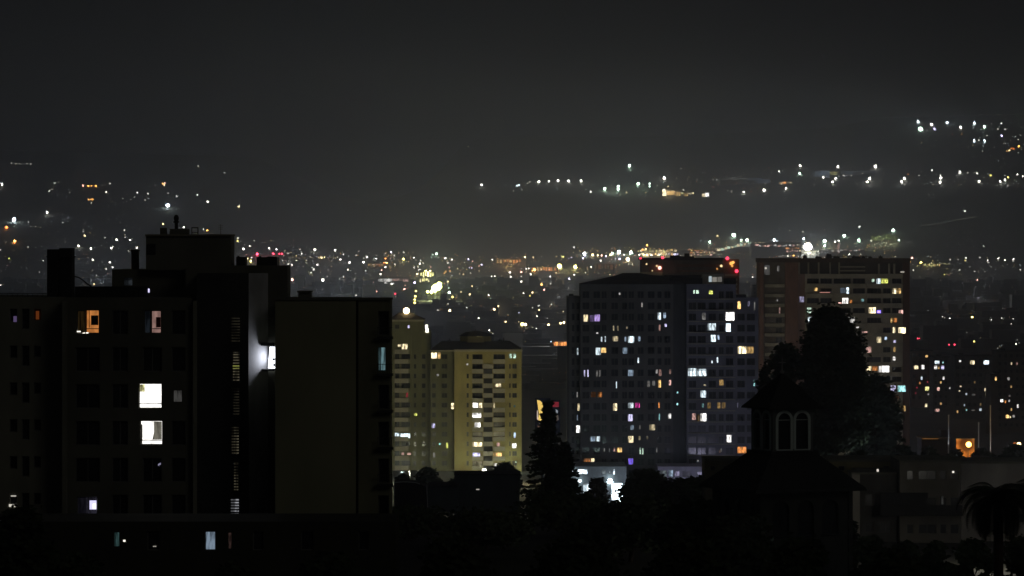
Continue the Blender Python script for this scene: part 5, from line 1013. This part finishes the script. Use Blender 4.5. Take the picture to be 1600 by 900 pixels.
# roofs of the far town, a dim mass
mb = MB(); ms = [mat('town_wall_%d' % i, c_) for i, c_ in enumerate(((.05, .048, .043), (.08, .075, .065), (.035, .035, .035)))]
for _ in range(2600):
    y = 1750 + 5200 * rnd.random() ** 1.3; x = rnd.uniform(-1, 1) * (y * .15); w = rnd.uniform(6, 20); h_ = rnd.choice((4, 4, 6, 7, 10)) if rnd.random() < .96 else 16
    mb.cur = rnd.randrange(3); g = gz(x, y); mb.box(x, x + w, y, y + rnd.uniform(8, 20), g - .5, g + h_)
tag(kind(mb.build('far_town', ms), 'stuff'), 'mass of low dark roofs of the far town on the plain', 'houses')

# big floodlights and the lit yards under them
def flood(label, px, py, rpx, k, s, power, col, cores=1, spread=(0, 0), name='floodlight'):
    D = hit(px, py, 14); x, z = X(px, D), Z(py, D); g = gz(x, D); t = thing(name, label, 'floodlight', (x, D, g)); og = (x, D, g)
    m = MB(); m.tube((x, D + 2, g), (x, D + 2, z), .5, .35, 6); m.build('mast', M_metal, t, og)
    m = MB()
    for i in range(cores):
        f = 0 if cores == 1 else i / (cores - 1) - .5
        jx, jz, rr = (0, 0, 1) if cores == 1 else (rnd.uniform(-.25, .25), rnd.uniform(-.3, .3), rnd.uniform(.35, .8))
        m.ball((x + (f + jx) * spread[0] / F * D, D + i * .6, z + (f + jz) * spread[1] / F * D), rpx * rr / F * D, rpx * rr * .8 / F * D, 14, 9)
    m.build('lamp_head', lamp_mat(C_[k], s / T(D)), t, og)
    l = bpy.data.objects.new('flood_light', bpy.data.lights.new('flood_light', 'POINT')); COL.objects.link(l); l.data.energy = power; l.data.color = col; l.location = (x, D - rpx / F * D - 2, z); l.data.shadow_soft_size = 3
    return D
GL = 0.26
# the glow of the whole lit town: unseen point lights added to brighten the haze
for (gx, gD, P, c_) in ((-420, 2000, 4e4, (.8, .9, 1)), (-60, 1950, 2.2e4, (.85, .93, 1)), (22, 2050, .9e4, (.95, .95, .9)), (-130, 2750, 6e4, (.9, .95, 1)), (140, 2600, 4e4, (1, .95, .85)), (520, 2300, 1.2e4, (1, .95, .9)), (-800, 3600, 1.2e5, (.8, .9, 1)), (-350, 3600, 1.6e5, (.85, .95, 1)), (50, 3800, 2e5, (1, .97, .85)), (450, 3700, 1.2e5, (1, .97, .9)),
                        (-1100, 5600, 2e5, (.8, .9, 1)), (-600, 5600, 3e5, (.88, .97, 1)), (-100, 5800, 4e5, (.95, 1, .95)), (300, 5600, 4e5, (1, 1, .9)), (720, 5800, 1e5, (1, 1, .95)), (-1000, 7000, 1.8e5, (.8, .9, 1)), (-450, 6890, 4.5e5, (.92, 1, 1)), (50, 6810, 6e5, (1, 1, .92)), (500, 6900, 7e5, (1, 1, .9)), (1000, 7000, .8e5, (.95, 1, .95))):
    l = bpy.data.objects.new('town_light', bpy.data.lights.new('town_light', 'POINT')); COL.objects.link(l); l.data.energy = P * (1.9 if gD < 3000 else .24 if gD < 7000 else .08); l.data.color = c_; l.location = (gx, gD, gz(gx, gD) + 16); l.data.shadow_soft_size = 6
flood('huge blinding white floodlight above the left part of the tall tower roof', 1262, 385.5, 7, 'W', 16, 2.2e6 * GL, (.95, 1, .85))
flood('huge slanting yellow green floodlight on the plain above the yellow towers', 680, 451, 5.4, 'E', 16, 1.0e6 * GL, (.9, 1, .5), 14, (17, 10))
for (px, py, P, c_) in ((668, 428, 6e5, (1, .9, .45)), (874, 414, 5e5, (1, .85, .4)), (795, 408, 5e5, (1, .55, .25)), (960, 396, 2.5e5, (1, .95, .7)), (1035, 394, 6e5, (1, .8, .4)), (1110, 384, 5e5, (1, .9, .6)), (1160, 374, 2e5, (.9, 1, .85)), (1215, 377, 2e5, (.95, 1, .85)), (1300, 378, 2.5e5, (.85, 1, .85)), (1380, 366, 1e5, (.85, 1, .7)),
                        (960, 291, 4e5, (.75, 1, .75)), (1005, 288, 3e5, (.7, 1, .75)), (1045, 300, 2.5e5, (1, .8, .45)), (870, 284, .6e5, (.85, 1, .85)), (1290, 270, .8e5, (.8, 1, .95)), (1400, 280, .4e5, (.8, 1, .9)), (1438, 200, .5e5, (.8, 1, .85)), (1530, 216, .5e5, (.85, .95, 1)), (22, 343, .4e5, (.7, 1, .95)), (262, 321, .3e5, (.8, 1, .95)), (402, 397, .3e5, (1, .1, .12)),
                        (1450, 414, .5e5, (1, .85, .4)), (120, 400, .6e5, (.8, .9, 1)), (520, 402, 1e5, (1, .9, .8)), (750, 440, .8e5, (1, .95, .75))):
    D = hit(px, py, 12); l = bpy.data.objects.new('town_light', bpy.data.lights.new('town_light', 'POINT')); COL.objects.link(l); l.data.energy = P * GL; l.data.color = c_; l.location = (X(px, D), D - 12, Z(py, D) + 4); l.data.shadow_soft_size = 4  # point lights added for haze halos round the bright spots
# lit yards, sheds and signs of the far town
def yard(nm, label, cat, x0, x1, y0, y1, segs, M=None, lift=3):
    D = hit((x0 + x1) / 2, y1, lift); x = X((x0 + x1) / 2, D); g = gz(x, D) ; t = thing(nm, label, cat, (x, D, g)); og = (x, D, g)
    m = MB(); m.box(X(x0, D), X(x1, D), D, D + 25, g - 2, Z(y0, D)); m.build('wall', M or mat('yard_wall', (.12, .11, .10)), t, og)
    for (a_, b_, c_, d_, k, s) in segs:
        m = MB(); m.box(X(a_, D), X(b_, D), D - 1.2, D - .9, Z(d_, D), Z(c_, D)); m.build('lit_front', win_mat(C_[k], s / T(D), 'curtain'), t, og, CN[k] + ' lit front')  # strips emit light themselves, in place of lamplight on the fronts
def strip(x0, x1, y0, y1, ks, s, n, slope=0):
    out = []
    for i in range(n):
        a = x0 + (x1 - x0) * i / n; b = a + (x1 - x0) / n * rnd.uniform(.45, .95); yy = y0 + slope * (a - x0) / (x1 - x0) + rnd.uniform(-.8, .8); out.append((a, b, yy, yy + (y1 - y0) * rnd.uniform(.5, 1), rnd.choice(ks), s * rnd.uniform(.35, 1.2)))
    return out
yard('sign_building', 'small building with an orange barred sign left of the dark tower', 'building', 862, 886, 532.5, 548, [(863.5 + 4.4 * i, 867.3 + 4.4 * i, 534.2, 540, 'O', 1.1 + .3 * (i % 2)) for i in range(5)])
yard('warehouse', 'long hall with a dim pinkish white lit front above the gable slab', 'warehouse', 590, 639, 433, 446, [(591, 598, 436, 440, 'W', .35), (598, 612, 435.5, 440, 'W', .55), (613, 624, 435.5, 439, 'K', .28), (624, 638, 435.5, 440.5, 'K', .35), (600, 605, 441, 443, 'W', .7), (609, 616, 442, 444, 'W', .6)])
yard('lit_yard', 'orange and cream lit yard at the left end of the hillside road', 'yard', 1034, 1078, 297, 306, [(1035, 1041, 296.5, 306, 'Y', 1.6), (1041.5, 1048, 299, 304.5, 'A', 1.0), (1048.5, 1054, 298.5, 304, 'A', .7), (1055, 1063, 300, 306, 'A', .6), (1064, 1068, 301, 303, 'D', .5), (1068.5, 1075, 301, 306.5, 'A', .6), (1076, 1083, 301.5, 303, 'Y', .5)])
yard('lit_gatehouse', 'short cream white lit building on the hillside right of the orange yard', 'building', 1096, 1109, 300, 308, [(1096.5, 1101, 302.5, 307.5, 'Y', .9), (1101.5, 1107.5, 301.5, 307, 'W', 1.3)])
yard('lit_lodge', 'small orange lit building on the right hillside road', 'building', 1217, 1237, 283, 288, [(1218, 1222, 285, 287.5, 'A', .9), (1223, 1228, 284, 287, 'O', 1.0), (1229, 1237, 284.5, 286, 'Y', .35)])
yard('retaining_wall', 'long dim grey lit wall along the hillside road at right', 'wall', 1266, 1312, 266, 278, [(1268, 1282, 267, 276, 'B', .07), (1282.3, 1296, 267, 277.5, 'B', .10), (1296, 1309, 268.6, 270, 'D', .25), (1297, 1308, 271.2, 272.6, 'D', .35)])
yard('greenhouse', 'row of dim long lit roofs on the hillside between the two lamp rows', 'greenhouse', 1316, 1366, 267.5, 272, [(1318, 1334, 268, 269, 'B', .08), (1320, 1332, 270.5, 271.5, 'B', .12), (1336, 1350, 267.4, 268.4, 'B', .08), (1354, 1366, 268.5, 269.5, 'B', .08)])
yard('quarry_shed', 'long dim grey hall on the hillside above the lower lamp row', 'hall', 1126, 1204, 277.5, 287, [(1128, 1152, 279, 281, 'W', .05), (1154, 1166, 278.5, 280, 'W', .08), (1167, 1190, 278.5, 282, 'B', .06), (1180, 1203, 280, 286, 'B', .035)])
yard('lit_yard', 'cream and gold lit depot on the skyline above the dark tower roof', 'yard', 1000, 1062, 391, 400, strip(1000, 1060, 390, 394, 'DYA', .9, 10) + strip(1001, 1061, 395.5, 399.5, 'YYLA', 1.5, 14))
yard('lit_yard', 'orange and pink lit terminal left of the white hillside strip', 'yard', 1062, 1118, 390, 401, strip(1074, 1116, 390, 392, 'AKO', .9, 8, 3) + strip(1078, 1118, 394, 396, 'AOKY', .8, 8) + strip(1074, 1114, 397.5, 399.5, 'YAK', 1.0, 8))
yard('lit_yard', 'pale cream lit ramp climbing to the white lamps left of the tall tower', 'yard', 1120, 1170, 386, 394, [(1121 + 5 * i, 1125.5 + 5 * i, 388.5 - 1.1 * i, 392 - 1.1 * i, 'G' if i % 2 else 'Y', .9 - .05 * i) for i in range(9)])
yard('lit_yard', 'pink and orange lit car park left of the huge white floodlight', 'yard', 1174, 1252, 378, 402, strip(1174, 1196, 378.5, 380, 'KYK', .5, 4) + strip(1180, 1250, 382.5, 385.5, 'KYAKW', .7, 12) + strip(1228, 1250, 387.5, 389.5, 'O', .8, 5) + strip(1229, 1252, 391.5, 394, 'KAY', .8, 6) + strip(1216, 1250, 399, 401, 'WKA', .4, 6))
yard('lit_terrace', 'dim lit rows of sheds right of the huge white floodlight', 'yard', 1280, 1350, 390, 400, strip(1284, 1348, 390.5, 392.5, 'WK', .4, 9) + strip(1302, 1312, 380, 398, 'KA', .25, 3) + strip(1278, 1296, 394, 396.5, 'WC', .5, 4))
yard('lit_yard', 'yellow lit cluster on the slope right of the tall tower', 'yard', 1440, 1490, 413, 420, strip(1441, 1470, 412.5, 417, 'DAD', .7, 9) + strip(1466, 1486, 411.5, 413, 'DY', .3, 5))
yard('lit_yard', 'orange lit strip of the far road under the large orange lamp', 'yard', 772, 822, 404, 413, strip(776, 816, 406, 412, 'OAO', .6, 8))
yard('lit_yard', 'orange brown lit strip between the two round yellow lamps', 'yard', 829, 872, 417, 424, strip(830, 870, 417.5, 423.5, 'OAO', .8, 9))
yard('lit_yard', 'orange dotted lit yard left of the dark tower roof', 'yard', 930, 960, 412, 426, strip(930, 958, 413, 424, 'OA', .12, 6))
yard('lit_yard', 'golden lit yard beside the slanting floodlight', 'yard', 655, 680, 424, 444, strip(657, 678, 425, 433, 'DYD', 3, 6) + strip(656, 672, 435, 441, 'DAY', 2, 5))
yard('lit_yard', 'low orange lit strip on the skyline above the dark block', 'yard', 450, 482, 400, 405, strip(451, 480, 401, 404, 'AYK', .18, 6))
yard('lit_terrace', 'dim red orange lit roofs on the skyline above the gable slab', 'yard', 573, 606, 411, 419, strip(575, 604, 412, 417, 'OAR', .25, 7))
# lit green trees on the skyline
for (px, py, w, P) in ((1368, 374, 16, 4e4), (1381, 371, 18, 6e4), (1393, 370, 14, 4e4)):
    D = hit(px, 378, 2); x = X(px, D); g = gz(x, D); zt = Z(py - 4, D); t = thing('hillside_tree', {1368: 'leftmost', 1381: 'middle', 1393: 'rightmost'}[px] + ' tree lit yellow green from below on the skyline right of the tower', 'tree', (x, D, g), 'floodlit trees on the skyline'); m = MB(); m.tube((x, D, g), (x, D, (g + zt) / 2), .6, .4); m.build('trunk', M_trunk, t, (x, D, g))
    m = MB(); W_ = w / 2 / F * D
    for _ in range(26): leaf_clump(m, x + rnd.uniform(-W_, W_), D + rnd.uniform(-3, 3), g + (zt - g) * rnd.uniform(.35, .95), 2.2, 16, .9)
    m.build('crown', mat('lit_leaves', (.16, .20, .06)), t, (x, D, g))
    l = bpy.data.objects.new('town_light', bpy.data.lights.new('town_light', 'POINT')); COL.objects.link(l); l.data.energy = P; l.data.color = (1, 1, .6); l.location = (x, D - 18, g + 2); l.data.shadow_soft_size = 1
# dim streak of a lit road, drawn as thin emissive strips, high on the right slope
D = hit(1480, 346, 1); t = thing('road_light_streak', 'faint slanting streak of road light on the dark slope at right', 'light streak', (X(1480, D), D, gz(X(1480, D), D))); og = tuple(t.location)
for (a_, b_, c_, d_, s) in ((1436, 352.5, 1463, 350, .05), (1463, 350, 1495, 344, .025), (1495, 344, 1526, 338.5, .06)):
    m = MB(); x0, z0, x1, z1 = X(a_, D), Z(b_, D), X(c_, D), Z(d_, D); m.face([(x0, D, z0), (x1, D, z1), (x1, D, z1 + 1.2), (x0, D, z0 + 1.2)]); m.face([(x0, D + .5, z0), (x0, D + .5, z0 + 1.2), (x1, D + .5, z1 + 1.2), (x1, D + .5, z1)]); m.build('streak_strip', lamp_mat((.9, .9, .7), s / T(D)), t, og)
